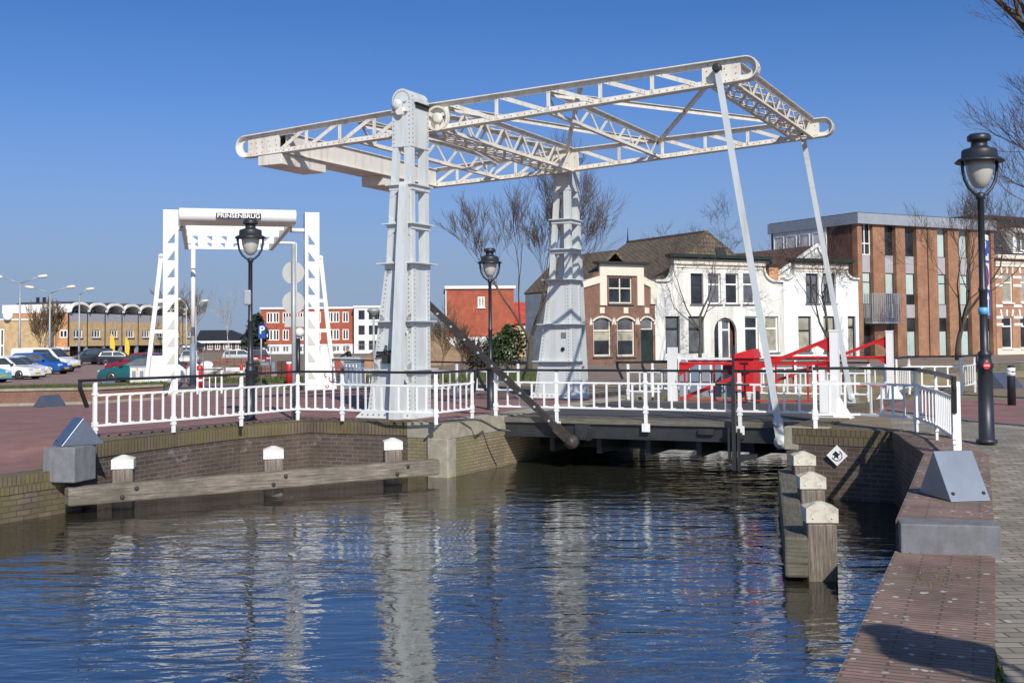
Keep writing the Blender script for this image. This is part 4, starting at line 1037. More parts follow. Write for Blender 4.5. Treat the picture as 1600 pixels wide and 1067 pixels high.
m_ = MB(); m_.box(B0 + .1, B1 - .1, .5, 12, 0, ez - .12); m_.build('side_wall', 'dark_brick', h3)
m_ = MB(); c0 = H.pl(1206, 428, .9); m_.box(c0.x - .4, c0.x + .4, .7, 1.3, c0.z - .9, c0.z + .45); ch = m_.build('chimney', 'orange_brick', h3)
m_ = MB(); m_.box(c0.x - .46, c0.x + .46, .64, 1.36, c0.z + .45, c0.z + .6); m_.tube([(c0.x, 1, c0.z + .6), (c0.x, 1, c0.z + 1.4)], .12, 8); m_.build('chimney_cap', 'dark_trim', ch)
# flat roofed office block
h4 = H.root('office_block', 'flat roofed brown brick office block with tall narrow window bays', 'office building')
C0, C1 = H.xz(1342.5, 500)[0], H.xz(1556, 500)[0]; zt = (H.xz(1340, 333)[1] + H.xz(1556, 346)[1]) / 2; zf = zt - .75; DEP = 9.0
edges_px = [(1341.5, 1349), (1366, 1384.5), (1402, 1416.5), (1434.5, 1450.5), (1452.5, 1467), (1483.5, 1501), (1518, 1532), (1551, 1556.5)]
piers = [(H.xz(a, 480)[0], H.xz(b, 480)[0]) for a, b in edges_px]; piers[0] = (C0, piers[0][1]); piers[-1] = (piers[-1][0], C1)
for a, b in piers:
    m_ = MB(); m_.box(a, b, 0, .5, -.1, zf); m_.build('brick_pier', 'orange_pier_brick', h4)
m_ = MB(); m_.box(piers[3][1], piers[4][0], .2, .5, 0, zf); m_.build('downpipe_slot', 'dark_trim', h4)
bays = [(piers[i][1], piers[i + 1][0]) for i in (0, 1, 2, 4, 5, 6)]
Z = lambda py: H.xz(1440, py + 1)[1]
lev = [Z(345.5), Z(400), Z(426.5), Z(475), Z(495.5), 0.05]
for k, (a, b) in enumerate(bays):
    for zz0, zz1 in ((lev[2], lev[1]), (lev[4], lev[3])):
        m_ = MB(); m_.box(a, b, .32, .5, zz0, zz1); m_.build('grey_panel', 'grey_panel', h4)
    if k == 0: window(h4, a, lev[1], b, lev[0], .3, 'white_trim', 'window_glass', cols=2, tr=.32, sill=False)
    else: window(h4, a, lev[1], b, lev[0], .34, 'dark_trim', 'window_glass' if k < 3 else 'frosted_glass', sill=False, fw=.05)
    window(h4, a, lev[3], b, lev[2], .34, 'dark_trim', 'frosted_glass', tr=.32 if k in (1, 2) else .7, top='frosted_glass', low='window_glass' if k in (1, 2) else 'frosted_glass', sill=False, fw=.05)
    if k: window(h4, a, lev[5], b, lev[4], .34, 'dark_trim', 'frosted_glass', tr=.66, top='window_glass', low='frosted_glass', sill=False, fw=.05)
    else:
        window(h4, a, lev[5], b, lev[4], .42, 'dark_trim', 'window_glass', cols=2, sill=False, fw=.08, name='door')
m_ = MB(); bx0, bx1 = H.xz(1351, 480)[0], H.xz(1394, 480)[0]; bz0, bz1 = H.xz(1370, 503)[1], H.xz(1370, 459.5)[1]
n_ = 13
for i in range(n_ + 1):
    xx = bx0 + (bx1 - bx0) * i / n_; m_.box(xx - .025, xx + .025, -.75, -.72, bz0, bz1)
for j in range(15):
    zz = bz0 + (bz1 - bz0) * j / 14; m_.box(bx0, bx1, -.72, -.70, zz - .025, zz + .025)
for i in range(6):
    yy = -.7 + i * .14; m_.box(bx0, bx0 + .03, yy - .02, yy + .02, bz0, bz1); m_.box(bx1 - .03, bx1, yy - .02, yy + .02, bz0, bz1)
m_.box(bx0, bx1, -.74, 0, bz0 - .12, bz0); bl = m_.build('balcony_grille', 'galvanised', h4)
m_ = MB(); m_.box(C0, C1, .5, DEP, 0, zf); m_.build('side_wall', 'dark_brick', h4)
m_ = MB(); m_.box(C0 - .18, C1 + .05, -.25, DEP + .2, zf, zt); m_.build('roof_fascia', 'zinc', h4)
m_ = MB(); m_.box(C0 - .1, C1, -.15, DEP + .1, zt, zt + .06); m_.box(C0 - .14, C1 + .03, -.22, .0, zt + .0, zt + .04); m_.build('roof', 'bitumen', h4)
m_ = MB(); m_.box(C0 - .09, C0 - .003, 3.0, DEP - .3, zf - 2.9, zf); m_.build('side_panel', 'white_trim', h4)
for k in range(4): window(h4, 3.3 + k * 1.4, zf - 2.0, 4.4 + k * 1.4, zf - .3, C0 - .12, 'white_trim', 'shade_glass', sill=False, axis='x', dep=-.06)
# banded brick house at the right edge
h5 = H.root('banded_house', 'brick townhouse with white stone bands and a glazed dark mansard roof at the right edge', 'house')
D0, D1 = C1 + .05, C1 + 8.5; zc5 = H.xz(1580, 402)[1]
ws = []
for px0, px1 in ((1565, 1583), (1594, 1612), (1623, 1641)):
    for y0_, y1_ in ((428, 473), (495, 544)): ws.append(q((px0, y0_), (px1, y1_)))
wall(h5, rect(D0, -.1, D1, zc5), [rect(*w_) for w_ in ws], 'band_brick', th=.3)
for w_ in ws: window(h5, *w_, .1, 'white_trim', 'curtain_glass' if w_[1] > 3 else 'window_glass', tr=.7, fw=.09, sillm='white_trim')
for py in (433, 446, 478, 496, 507):
    zz = H.xz(1575, py)[1]
    for a_, b_ in [(D0, D0 + .75)] + [(w_[2] + .05, w_[2] + 1.0) for w_ in ws[::2]]:
        m_ = MB(); m_.box(a_, b_, -.03, .01, zz - .1, zz + .1); m_.build('stone_band', 'white_trim', h5)
for w_ in ws:
    for k in range(3):
        m_ = MB(); xx = w_[0] + (w_[2] - w_[0]) * k / 2; m_.prism([(xx - .07, -.03, w_[3] + .05), (xx + .07, -.03, w_[3] + .05), (xx + .11 + (k - 1) * .1, -.03, w_[3] + .55), (xx - .11 + (k - 1) * .1, -.03, w_[3] + .55)], (0, .04, 0)); m_.build('keystone', 'white_trim', h5)
m_ = MB(); m_.box(D0 - .1, D1, -.4, .2, zc5 - .15, zc5 + .15); m_.build('cornice', 'cream_trim', h5); m_ = MB(); m_.box(D0, D1, -.1, .1, zc5 - .75, zc5 - .3); m_.build('frieze', 'cream_trim', h5); m_ = MB(); m_.box(D0, D1, -.05, .05, -.1, .55); m_.build('plinth', 'cream_trim', h5)
zr5 = H.pl(1580, 338, 2.0).z
slab_poly(h5, [(D0, .1, zc5 + .1), (D1, .1, zc5 + .1), (D1, 2.2, zr5), (D0, 2.2, zr5)], .12, 'glazed_tile')
m_ = MB(); m_.box(D0, D1, .4, 9, 0, zc5); m_.box(D0 + .1, D1, 2.1, 9, zc5, zr5 - .1); m_.build('side_wall', 'dark_brick', h5)
dm = q((1589, 362), (1606, 392))
m_ = MB(); m_.box(dm[0] - .25, dm[2] + .25, .2, 2, dm[1] - .2, dm[3] + .3); dd = m_.build('dormer', 'white_trim', h5); window(h5, dm[0], dm[1], dm[2], dm[3], .13, 'white_trim', 'shade_glass', cols=2, sill=False, name='dormer_window')
# ------------------------------------------------------------------ left side buildings
ZL = -.76
A_ = R(73)
L = FR(place(107, 158), A_)
y1_ = L.root('arcade_building', 'long yellow brick apartment building with a row of white vaulted roofs', 'apartment building')
def LZ(py): return L.pl(107, py, 0).z
zs_ = dict(vault=LZ(471), spring=LZ(482.5), floor=LZ(502), low=LZ(541), canopy=LZ(543), top=LZ(477))
bx_ = [0] + [L.pl(px, 500, 0).x for px in (147, 174, 200, 224, 246)]
bw = bx_[3] - bx_[2]; nb_ = 8
bays_ = [(k * bw, (k + 1) * bw) for k in range(nb_)]
ends_ = nb_ * bw
holes = []
for a, b in bays_:
    c = (a + b) / 2; holes.append(rect(c - bw * .24, LZ(528), c + bw * .24, LZ(515)))
wall(y1_, rect(0, zs_['low'], ends_, zs_['floor']), holes, 'yellow_brick', th=.3)
for h_ in holes: window(y1_, h_[0][0], h_[0][1], h_[2][0], h_[2][1], .08, 'white_trim', cols=3, fw=.16)
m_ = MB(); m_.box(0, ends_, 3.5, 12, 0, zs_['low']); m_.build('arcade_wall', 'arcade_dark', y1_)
for k, (a, b) in enumerate(bays_):
    m_ = MB(); m_.box(a - .2, a + .25, .1, .5, 0, zs_['low']); m_.build('arcade_column', 'zinc', y1_)
    window(y1_, a + .3, .3, b - .3, zs_['low'] - .6, 3.4, 'dark_trim', 'window_glass', cols=4, sill=False, name='shop_window')
    window(y1_, a + .2, zs_['floor'] + .05, b - .2, zs_['spring'], 1.2, 'white_trim', 'shade_glass', cols=4, tr=.6, sill=False, name='balcony_window')
    m_ = MB(); n_ = 14
    ro = [(a + bw / 2 - (bw / 2) * math.cos(math.pi * j / n_), zs_['spring'] + (zs_['vault'] - zs_['spring']) * math.sin(math.pi * j / n_)) for j in range(n_ + 1)]
    for (xa_, z0_), (xb_, z1_) in zip(ro[:-1], ro[1:]): m_.hexa([(xa_, -.5, z0_ - .35), (xb_, -.5, z1_ - .35), (xb_, 9.2, z1_ - .35), (xa_, 9.2, z0_ - .35)], [(xa_, -.5, z0_), (xb_, -.5, z1_), (xb_, 9.2, z1_), (xa_, 9.2, z0_)])
    m_.build('vault_roof', 'white_trim', y1_)
    m_ = MB()
    for (xa_, z0_), (xb_, z1_) in zip(ro[:-1], ro[1:]): m_.hexa([(xa_, -.1, z0_ + .01), (xb_, -.1, z1_ + .01), (xb_, 9.1, z1_ + .01), (xa_, 9.1, z0_ + .01)], [(xa_, -.1, z0_ + .08), (xb_, -.1, z1_ + .08), (xb_, 9.1, z1_ + .08), (xa_, 9.1, z0_ + .08)])
    m_.build('roof_covering', 'bitumen', y1_)
m_ = MB(); m_.box(0, ends_, 0, .06, zs_['floor'], zs_['floor'] + 1.1); m_.build('balcony_front', 'grey_panel', y1_)
for k in range(nb_ + 1):
    m_ = MB(); m_.box(k * bw - .07, k * bw + .07, -.06, .1, zs_['low'], zs_['spring']); m_.build('downpipe', 'dark_trim', y1_)
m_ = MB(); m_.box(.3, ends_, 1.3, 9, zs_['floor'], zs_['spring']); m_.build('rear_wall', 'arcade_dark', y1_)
yl = L.ps(6, 500, 0).y
m_ = MB(); m_.box(-.02, .3, .02, yl, 0, zs_['spring']); m_.build('end_wall', 'orange_brick', y1_)
m_ = MB(); m_.box(-.12, .3, -.3, yl + .2, zs_['spring'] - .5, zs_['top'] + .2); m_.build('roof_band', 'white_trim', y1_)
m_ = MB(); m_.box(-1.2, 0, -.2, 3.5, zs_['low'] - .45, zs_['low'] - .1); m_.build('canopy', 'white_trim', y1_)
window(y1_, .1, LZ(528), 1.4, LZ(515), -.02, 'white_trim', axis='x', cols=2, fw=.18, sill=False)
for k in (.55, .45):
    m_ = MB(); m_.box(1, 1.35, yl * k, yl * k + .3, zs_['vault'], zs_['vault'] + .7); m_.build('roof_vent', 'dark_trim', y1_)
# low annex
A2 = FR(place(80, 157), A_ - math.pi / 2)
an = A2.root('annex_building', 'low yellow brick annex with a tall white framed window at the left edge', 'building')
x_l, x_r = A2.pl(-60, 530).x, 0
zt = A2.pl(40, 500.5).z
wn = (A2.pl(-6, 530).x, A2.pl(0, 567).z, A2.pl(6.5, 530).x, A2.pl(0, 513).z)
wall(an, rect(x_l, 0, x_r, zt), [rect(*wn)], 'yellow_brick', th=.3)
window(an, *wn, .05, 'white_trim', cols=2, tr=.5, fw=.25, sill=False)
m_ = MB(); m_.box(x_l - .1, x_r + .1, -.1, .9, zt, zt + .25); m_.build('roof_edge', 'white_trim', an); m_ = MB(); m_.box(x_l, x_r, .3, .85, 0, zt); m_.build('side_wall', 'yellow_brick', an)
m_ = MB(); dp = A2.pl(15, 497); m_.lathe([(.05, 0), (.4, .08), (.62, .2), (.65, .24)], (dp.x, -.2, zt + .7), 14, V((.3, -1, .2))); m_.build('satellite_dish', 'white_trim', an)
m_ = MB(); gx = A2.pl(80, 520).x; m_.box(gx - .35, gx + .35, -.06, .05, 0, A2.pl(80, 503).z); m_.build('glazed_strip', 'shade_glass', an)
# far terraces
def block(name, label, px0, px1, Y, ang, mats, pyt, pyb, rows, cols, grp=None, base=None, dep=9, pitched=False, wmat='white_trim', wh=(.42, .62)):
    F_ = FR(place(px0, Y), ang); r_ = F_.root(name, label, 'building', grp)
    x1 = F_.pl(px1, 540).x; zt_ = F_.pl(px0, pyt).z; zb_ = F_.pl(px0, pyb).z if base else 0
    ws = []
    fh = (zt_ - zb_) / rows
    for r__ in range(rows):
        for px in cols:
            c = F_.pl(px, 520).x; z0 = zb_ + fh * (r__ + 1 - wh[1] - .16); ws.append((c - .55, z0, c + .55, z0 + fh * wh[1]))
    wall(r_, rect(0, zb_, x1, zt_), [rect(*w_) for w_ in ws], mats, th=.3)
    for w_ in ws: window(r_, *w_, .05, wmat, 'window_glass', cols=2, fw=.17, sill=False)
    if base:
        ws = [(F_.pl(px, 520).x - .6, .3, F_.pl(px, 520).x + .6, zb_ - .35) for px in cols]
        wall(r_, rect(0, 0, x1, zb_ - .05), [rect(*w_) for w_ in ws], base, y0=-.06, th=.3, name='white_base')
        for w_ in ws: window(r_, *w_, .02, wmat, 'shade_glass', cols=2, fw=.15, sill=False)
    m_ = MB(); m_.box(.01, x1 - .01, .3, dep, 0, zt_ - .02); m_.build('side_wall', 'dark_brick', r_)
    if not pitched:
        m_ = MB(); m_.box(-.15, x1 + .15, -.2, dep, zt_, zt_ + .35); m_.build('roof_edge', 'white_trim', r_)
    else:
        zr_ = F_.pl(px0, pitched, 5).z
        slab_poly(r_, [(-.4, -.5, zt_), (x1 + .4, -.5, zt_), (x1 - 5, 5, zr_), (-.4, 5, zr_)], .2, 'dark_trim'); slab_poly(r_, [(x1 + .4, -.5, zt_), (x1 + .4, 10.5, zt_), (x1 - 5, 5, zr_)], .2, 'dark_trim')
        slab_poly(r_, [(-.4, 10.5, zt_), (x1 + .4, 10.5, zt_), (x1 - 5, 5, zr_), (-.4, 5, zr_)], .2, 'dark_trim')
        m_ = MB(); m_.box(-.5, x1 + .5, -.65, -.5, zt_ - .35, zt_ + .1); m_.build('gutter', 'white_trim', r_)
    return r_
block('terrace_house', 'three storey red brick terrace with white windows and a white ground floor', 407.5, 553, 205, R(2), 'block_brick', 483.5, 538, 2, [421.5, 431.5, 446.5, 461, 473, 487, 496.5, 516, 525.5, 540], base='render_white')
block('white_terrace', 'flat white rendered terrace right of the red brick terrace', 553.3, 640, 204, R(2), 'render_white', 481, 560, 3, [565, 581, 590, 605, 620], wmat='dark_trim')
block('dark_roof_terrace', 'low brick terrace with a long dark roof far behind the building site', 308, 392, 250, R(3), 'dark_brick', 533.5, 560, 1, [316, 328, 340, 353, 358, 372], pitched=516)
block('slate_house', 'small dark grey house partly hidden behind the white gate bridge', 262, 304, 235, R(3), 'dark_brick', 541, 560, 1, [290], pitched=519)
F4 = FR(place(698.3, 120), R(4)); b4 = F4.root('brick_block', 'plain red brick block with one small white window and a white base', 'building')
x1 = F4.pl(803, 500).x; zt = F4.pl(698, 451.5).z; zb_ = F4.pl(750, 526.5).z; wq = (F4.pl(746.5, 470).x, F4.pl(750, 480.5).z, F4.pl(757.5, 470).x, F4.pl(750, 463).z)
wall(b4, rect(0, zb_, x1, zt), [rect(*wq)], 'block_brick', th=.3); window(b4, *wq, .05, 'white_trim', 'curtain_glass', cols=2, fw=.13, sillm='white_trim')
m_ = MB(); m_.box(0, x1, -.08, .3, 0, zb_); m_.build('white_base', 'render_white', b4)
dpt = 14
m_ = MB(); m_.box(-.02, x1, .3, dpt, 0, zt - .02); m_.build('side_wall', 'dark_brick', b4)
m_ = MB(); m_.box(-.2, x1 + .2, -.2, dpt + .2, zt, zt + .3); m_.build('roof_edge', 'white_trim', b4)
m_ = MB()
for k in range(5): m_.box(-.1, -.03, 1.2 + k * 2.6, 2.2 + k * 2.6, 3, zt - .6)
m_.build('side_window', 'shade_glass', b4)
m_ = MB(); m_.box(-.12, -.02, .02, .2, 0, zt); m_.build('corner_trim', 'white_trim', b4)
F5 = FR(place(804, 132), R(8)); b5 = F5.root('red_roof_house', 'small house with a bright red tiled roof beside the red brick block', 'house')
x1 = F5.pl(832, 500).x; z0, z1 = F5.pl(810, 505).z, F5.pl(810, 472, 3).z
slab_poly(b5, [(-1, -.3, z0), (x1, -.3, z0), (x1, 3, z1), (-1, 3, z1)], .2, 'red_tile')
wq = (F5.pl(815, 512).x, F5.pl(815, 521).z, F5.pl(824, 512).x, F5.pl(815, 508).z)
wall(b5, rect(-1, 0, x1, z0), [rect(*wq)], 'yellow_brick', th=.3); window(b5, *wq, .05, 'white_trim', cols=2, fw=.16, sill=False)
m_ = MB(); m_.box(-1, x1, .3, 6, 0, z0); m_.build('side_wall', 'yellow_brick', b5)
# ------------------------------------------------------------------ lettering
def text(s, size, mat, parent, loc, rot=(math.pi / 2, 0, 0), off=0, name='lettering', sx=1):
    cu = bpy.data.curves.new('t', 'FONT'); cu.body = s; cu.size = size; cu.align_x = 'CENTER'; cu.align_y = 'CENTER'; cu.extrude = .004; cu.offset = off
    to = bpy.data.objects.new('t', cu); COL.objects.link(to)
    dg = bpy.context.evaluated_depsgraph_get(); me = bpy.data.meshes.new_from_object(to.evaluated_get(dg)); bpy.data.objects.remove(to)
    me.materials.clear(); me.materials.append(MATS[mat]); me.name = name
    o = bpy.data.objects.new(name, me); COL.objects.link(o); o.parent = parent; o.location = loc; o.rotation_euler = rot; o.scale = (sx, 1, 1); return o
plain('sign_blue', (.02, .07, .36), .4, .03); plain('sign_red', (.60, .02, .03), .4, .03); plain('sign_white', (.82, .82, .82), .4, .02)
plain('cabinet_blue', (.20, .25, .31), .5, .1)
plain('yellow_cloth', (.75, .50, .03), .7, .05); plain('tape_blue', (.12, .40, .62), .5, .05)

# ------------------------------------------------------------------ modern white gate bridge
GO = gz(266, 617, -.42); G = FR(V((GO.x, GO.y, -.42)), R(15)); 
gb = G.root('gate_bridge', 'modern white drawbridge with slotted towers and a black name plate', 'drawbridge')
SEP = G.pl(487, 612).x
plain('blind_grey', (.50, .50, .46), .5, .05)
def gtower(x0, sg):
    m_holes = []
    for k in range(5):
        zb_ = 5.78 - .657 * k; xv = .15 * sg; xo = -.13 * sg
        tri = [(x0 + xv, zb_), (x0 + xv, zb_ + .40), (x0 + xo, zb_)]
        m_holes.append(tri if sg < 0 else tri[::-1])
    out = rect(x0 - .28, 0, x0 + .28, 7.04)
    t = wall(gb, out, m_holes, 'gate_white', y0=-.3, depth=.06, name='gate_tower', th=.06)
    m_ = MB(); m_.box(x0 - .28, x0 - .22, -.24, .4, 0, 7.0); m_.box(x0 + .22, x0 + .28, -.24, .4, 0, 7.0); m_.box(x0 - .28, x0 + .28, -.29, .42, 7.0, 7.06)
    m_.box(x0 - .22, x0 + .22, .2, .26, 0, 2.85); m_.build('tower_sides', 'gate_white', t)
    m_ = MB()
    for k in range(5, 9):
        zb_ = 5.78 - .657 * k; xv = .16 * sg; xo = -.13 * sg
        m_.prism([(x0 + xv, -.31, zb_), (x0 + xv, -.31, zb_ + .44), (x0 + xo, -.31, zb_)], (0, .009, 0))
    m_.build('blind_panel', 'blind_grey', t)
    m_ = MB(); s = -sg
    m_.bar((x0 + s * .36, .1, 5.3), (x0 + s * .92, .1, 0), .16, .16, (0, 1, 0)); m_.lathe([(.1, -.08), (.1, .08)], (x0 + s * .36, .1, 5.3), 12, V((0, 1, 0)))
    for z_, w_ in ((3.6, .5), (2.42, .64)): m_.bar((x0 + s * .2, .1, z_), (x0 + s * w_, .1, z_), .12, .14)
    m_.prism([(x0 + s * .28, .02, 0), (x0 + s * .86, .02, 0), (x0 + s * .72, .02, 1.5), (x0 + s * .28, .02, 1.5)], (0, .14, 0))
    m_.build('back_stay', 'gate_white', t)
    m_ = MB(); m_.box(x0 - .5, x0 + .5, -.5, .6, -.3, .06); m_.build('footing', 'old_concrete', t)
gtower(0, 1); gtower(SEP, -1)
YF = -2.0
xl_, xr_ = G.pl(280, 336, YF).x, G.pl(463, 336, YF).x; zb_, zt_ = G.pl(372, 347.5, YF).z, G.pl(372, 325.5, YF).z
m_ = MB(); rr = (zt_ - zb_) / 2; zm = (zt_ + zb_) / 2
pf = [(YF + rr - rr * math.cos(t), zm + rr * math.sin(t)) for t in [-math.pi / 2 + math.pi * k / 12 for k in range(13)]] + [(YF + 1.5, zt_), (YF + 1.5, zb_)]
m_.prism([(xl_, y_, z_) for y_, z_ in pf], (xr_ - xl_, 0, 0)); bm_ = m_.build('ballast_box', 'gate_white', gb)
for p in bm_.data.polygons: p.use_smooth = False
YBK = 12.5
zbb = G.pl(380, 391, YBK).z
for x_ in (xl_ + .02, xr_ - .20):
    m_ = MB(); m_.hexa([(x_, YF + 1.5, zb_), (x_ + .18, YF + 1.5, zb_), (x_ + .18, YBK, zbb), (x_, YBK, zbb)], [(x_, YF + 1.5, zt_), (x_ + .18, YF + 1.5, zt_), (x_ + .18, YBK, zbb + .42), (x_, YBK, zbb + .42)]); m_.build('side_beam', 'gate_white', gb)
for y_, hgt in ((1.4, .42), (4.6, .40), (8.4, .40), (12.3, .40)):
    z0 = zb_ + (zbb - zb_) * (y_ - YF) / (YBK - YF) + .02
    hs = []; n_ = 6; wd = (xr_ - xl_ - .4)
    for k in range(n_):
        c = xl_ + .2 + wd * (k + .5) / n_; sg = 1 if k < n_ / 2 else -1
        q_ = 1 if y_ > 8 else .35
        tri = [(c - .2 * sg * q_, z0 + hgt - .05), (c + .12 * sg * q_, z0 + hgt - .05), (c + .12 * sg * q_, z0 + hgt - .05 - .26 * q_)]
        hs.append(tri)
    wall(gb, rect(xl_ + .2, z0, xr_ - .2, z0 + hgt), hs, 'gate_white', y0=y_, depth=.03, name='cross_plate', th=.03)
m_ = MB(); zax = G.pl(282, 357.5, 0).z; m_.tube([(0, 0, zax), (xl_ + .1, 0, zax)], .09, 10); m_.tube([(xr_ - .1, 0, zax), (SEP, 0, zax)], .09, 10); m_.build('pivot_axle', 'gate_white', gb)
for px, yy in ((302, 10.5), (460.5, 10.5)):
    a_, c_ = G.pl(px, 380, yy), G.pl(px, 600, yy); m_ = MB(); m_.tube([(a_.x, yy, a_.z), (a_.x, yy, 1.9)], .11, 10); ro = m_.build('lift_rod', 'gate_white', gb)
    m_ = MB(); m_.tube([(a_.x, yy, 1.9), (a_.x, yy, -.1)], .15, 10); m_.build('rod_sleeve', 'cabinet_blue', ro)
    m_ = MB(); xs_ = xl_ + .1 if px < 400 else xr_ - .1; m_.tube([(a_.x, yy, a_.z), (xs_, yy, a_.z)], .07, 8); m_.build('rod_arm', 'gate_white', ro)
pa, pb = G.pl(337.5, 332.5, YF), G.pl(408, 343, YF)
m_ = MB(); m_.box(pa.x, pb.x, YF - .03, YF + .1, pb.z, pa.z); npl = m_.build('name_plate', 'black_paint', gb)
text('PRINSENBRUG', (pa.z - pb.z) * 1.02, 'sign_white', npl, ((pa.x + pb.x) / 2, YF - .034, (pa.z + pb.z) / 2), off=.004, sx=1.0)
# fit lettering width
lt = [c for c in bpy.data.objects if c.parent == npl][0]; wdt = max(v.co.x for v in lt.data.vertices) - min(v.co.x for v in lt.data.vertices); lt.scale = ((pb.x - pa.x) * .94 / wdt, 1, 1)

# ------------------------------------------------------------------ signs and small street furniture
def pole(mb, h, r=.03): mb.tube([(0, 0, 0), (0, 0, h)], r, 10)
p = gz(459, 655, 0); rs = thing('sign_post', 'grey post carrying two round traffic signs seen from behind', 'traffic sign', p)
m_ = MB(); Y = p.y; zp = lambda py: 1.62 - (py - 536) / FPX * Y
pole(m_, zp(385), .045); m_.build('post', 'galvanised', rs)
for py in (430, 477):
    m_ = MB(); m_.lathe([(.235, 0), (.235, .02), (.22, .03)], (-.02, .06, zp(py)), 28, V((.1, 1, 0))); m_.build('round_sign', 'sign_back', rs)
m_ = MB(); m_.box(-.2, .2, .06, .08, zp(515), zp(499)); m_.build('sub_plate', 'sign_back', rs)
p = gz(519, 603, -.3); ps = thing('parking_sign', 'blue parking sign on a thin grey post behind the lamp', 'traffic sign', V((at(408, 600, 55).x, 55, -.5)))
m_ = MB(); Y = 55; zq = lambda py: 1.62 + .5 - (py - 537) / FPX * Y
pole(m_, zq(508), .04); m_.build('post', 'galvanised', ps); m_ = MB(); m_.box(-.12, .22, -.06, -.04, zq(533), zq(511)); m_.build('sign_plate', 'sign_blue', ps); text('P', .5, 'sign_white', ps, (.05, -.065, zq(521)), off=.01)
def bollard(px, py, z, label, mat, h=1.0, r=.09, bands=None, grp=None):
    p = gz(px, py, z); r_ = thing('bollard', label, 'bollard', p, 0, grp); m_ = MB(); m_.lathe([(r, 0), (r, h - .06), (r * .7, h), (.01, h + .01)], n=14); m_.build('post', mat, r_)
    if bands:
        m_ = MB()
        for z_ in bands[1]: m_.lathe([(r + .004, z_ - .05), (r + .004, z_ + .05)], n=14)
        m_.build('band', bands[0], r_)
bollard(312, 607, -.42, 'red post beside the grey rod of the white gate bridge', 'red_paint', 1.0, .13, ('sign_white', (.35,)))
bollard(377, 620, -.3, 'slim red and white post left of the lamp in front of the gate', 'red_paint', 1.1, .06, ('sign_white', (.5, .85)))
bollard(452, 604, -.3, 'red post beside the round traffic signs', 'red_paint', 1.0, .13, ('sign_white', (.98,)))
bollard(1581, 633, .1, 'black bollard with two white rings right of the tall lamp', 'lamp_black', .85, .085, ('sign_white', (.68, .75)))
# attachments on the right lamp
def onlamp(name, label, cat, px, py, wd, hg, mat, ang, base=LR_, off=.0):
    L_ = base.location; Y = L_.y; P = at(px, py, Y + .14); r_ = thing(name, label, cat, P, ang)
    m_ = MB(); m_.box(-wd / 2, wd / 2, -.012, .012, -hg / 2, hg / 2); m_.build('sign_board', mat, r_, bevel=.004); return r_
AN = R(55)
s1 = onlamp('parking_board', 'white board with parking and no parking signs on the right lamp post', 'traffic sign', 1538.5, 410, .42, .80, 'sign_white', AN)
m_ = MB(); m_.box(-.19, .19, -.018, -.013, -.0, .32); o = m_.build('parking_sign', 'sign_blue', s1); text('P', .26, 'sign_white', s1, (-.06, -.020, .2), off=.008)
m_ = MB(); m_.box(-.03, .15, -.021, -.019, .03, .09); m_.box(.09, .15, -.021, -.019, .09, .13); m_.build('truck_symbol', 'sign_white', s1)
m_ = MB(); m_.lathe([(.165, 0), (.165, .006)], (0, -.012, -.2), 24, V((0, -1, 0))); m_.build('red_ring', 'sign_red', s1); m_ = MB(); m_.lathe([(.125, 0), (.125, .005)], (0, -.018, -.2), 24, V((0, -1, 0))); m_.build('blue_disc', 'sign_blue', s1)
m_ = MB(); m_.bar((-.1, -.026, -.1), (.1, -.026, -.3), .004, .04, (1, 0, 1)); m_.build('red_slash', 'sign_red', s1)
s2 = onlamp('arrow_board', 'blue board with a white upright arrow below the parking board', 'traffic sign', 1540.5, 474, .42, .40, 'sign_blue', AN)
m_ = MB(); m_.box(.06, .10, -.018, -.013, -.17, .06); m_.prism([(.02, -.018, .06), (.14, -.018, .06), (.08, -.018, .15)], (0, .005, 0)); m_.build('arrow', 'sign_white', s2); m_ = MB(); m_.box(-.14, -.06, -.018, -.013, -.12, -.04); m_.build('red_mark', 'sign_red', s2)
P = at(1541.5, 571, LR_.location.y - .19); s3 = thing('sticker', 'round red sticker on the base of the right lamp post', 'sticker', P)
m_ = MB(); m_.lathe([(.05, 0), (.05, .01)], (0, 0, 0), 18, V((-.1, -1, 0))); m_.build('disc', 'sign_red', s3); m_ = MB(); m_.box(-.036, .036, -.014, -.011, -.006, .006); m_.build('bar', 'sign_white', s3)
m_ = MB(); m_.lathe([(.068, -.05), (.07, .05)], (0, 0, 0), 14); o = m_.build('tape_band', 'tape_blue'); o.location = at(1536.5, 486, LR_.location.y); tag(o, 'pale blue tape wrapped around the right lamp post', 'tape')
m_ = MB(); m_.box(-.055, .095, -.1, .06, -.17, .14); o = m_.build('loudspeaker', 'zinc', bevel=.03); o.location = at(386, 464, LL_.location.y) ; tag(o, 'small grey box fixed to the left lamp post', 'box')
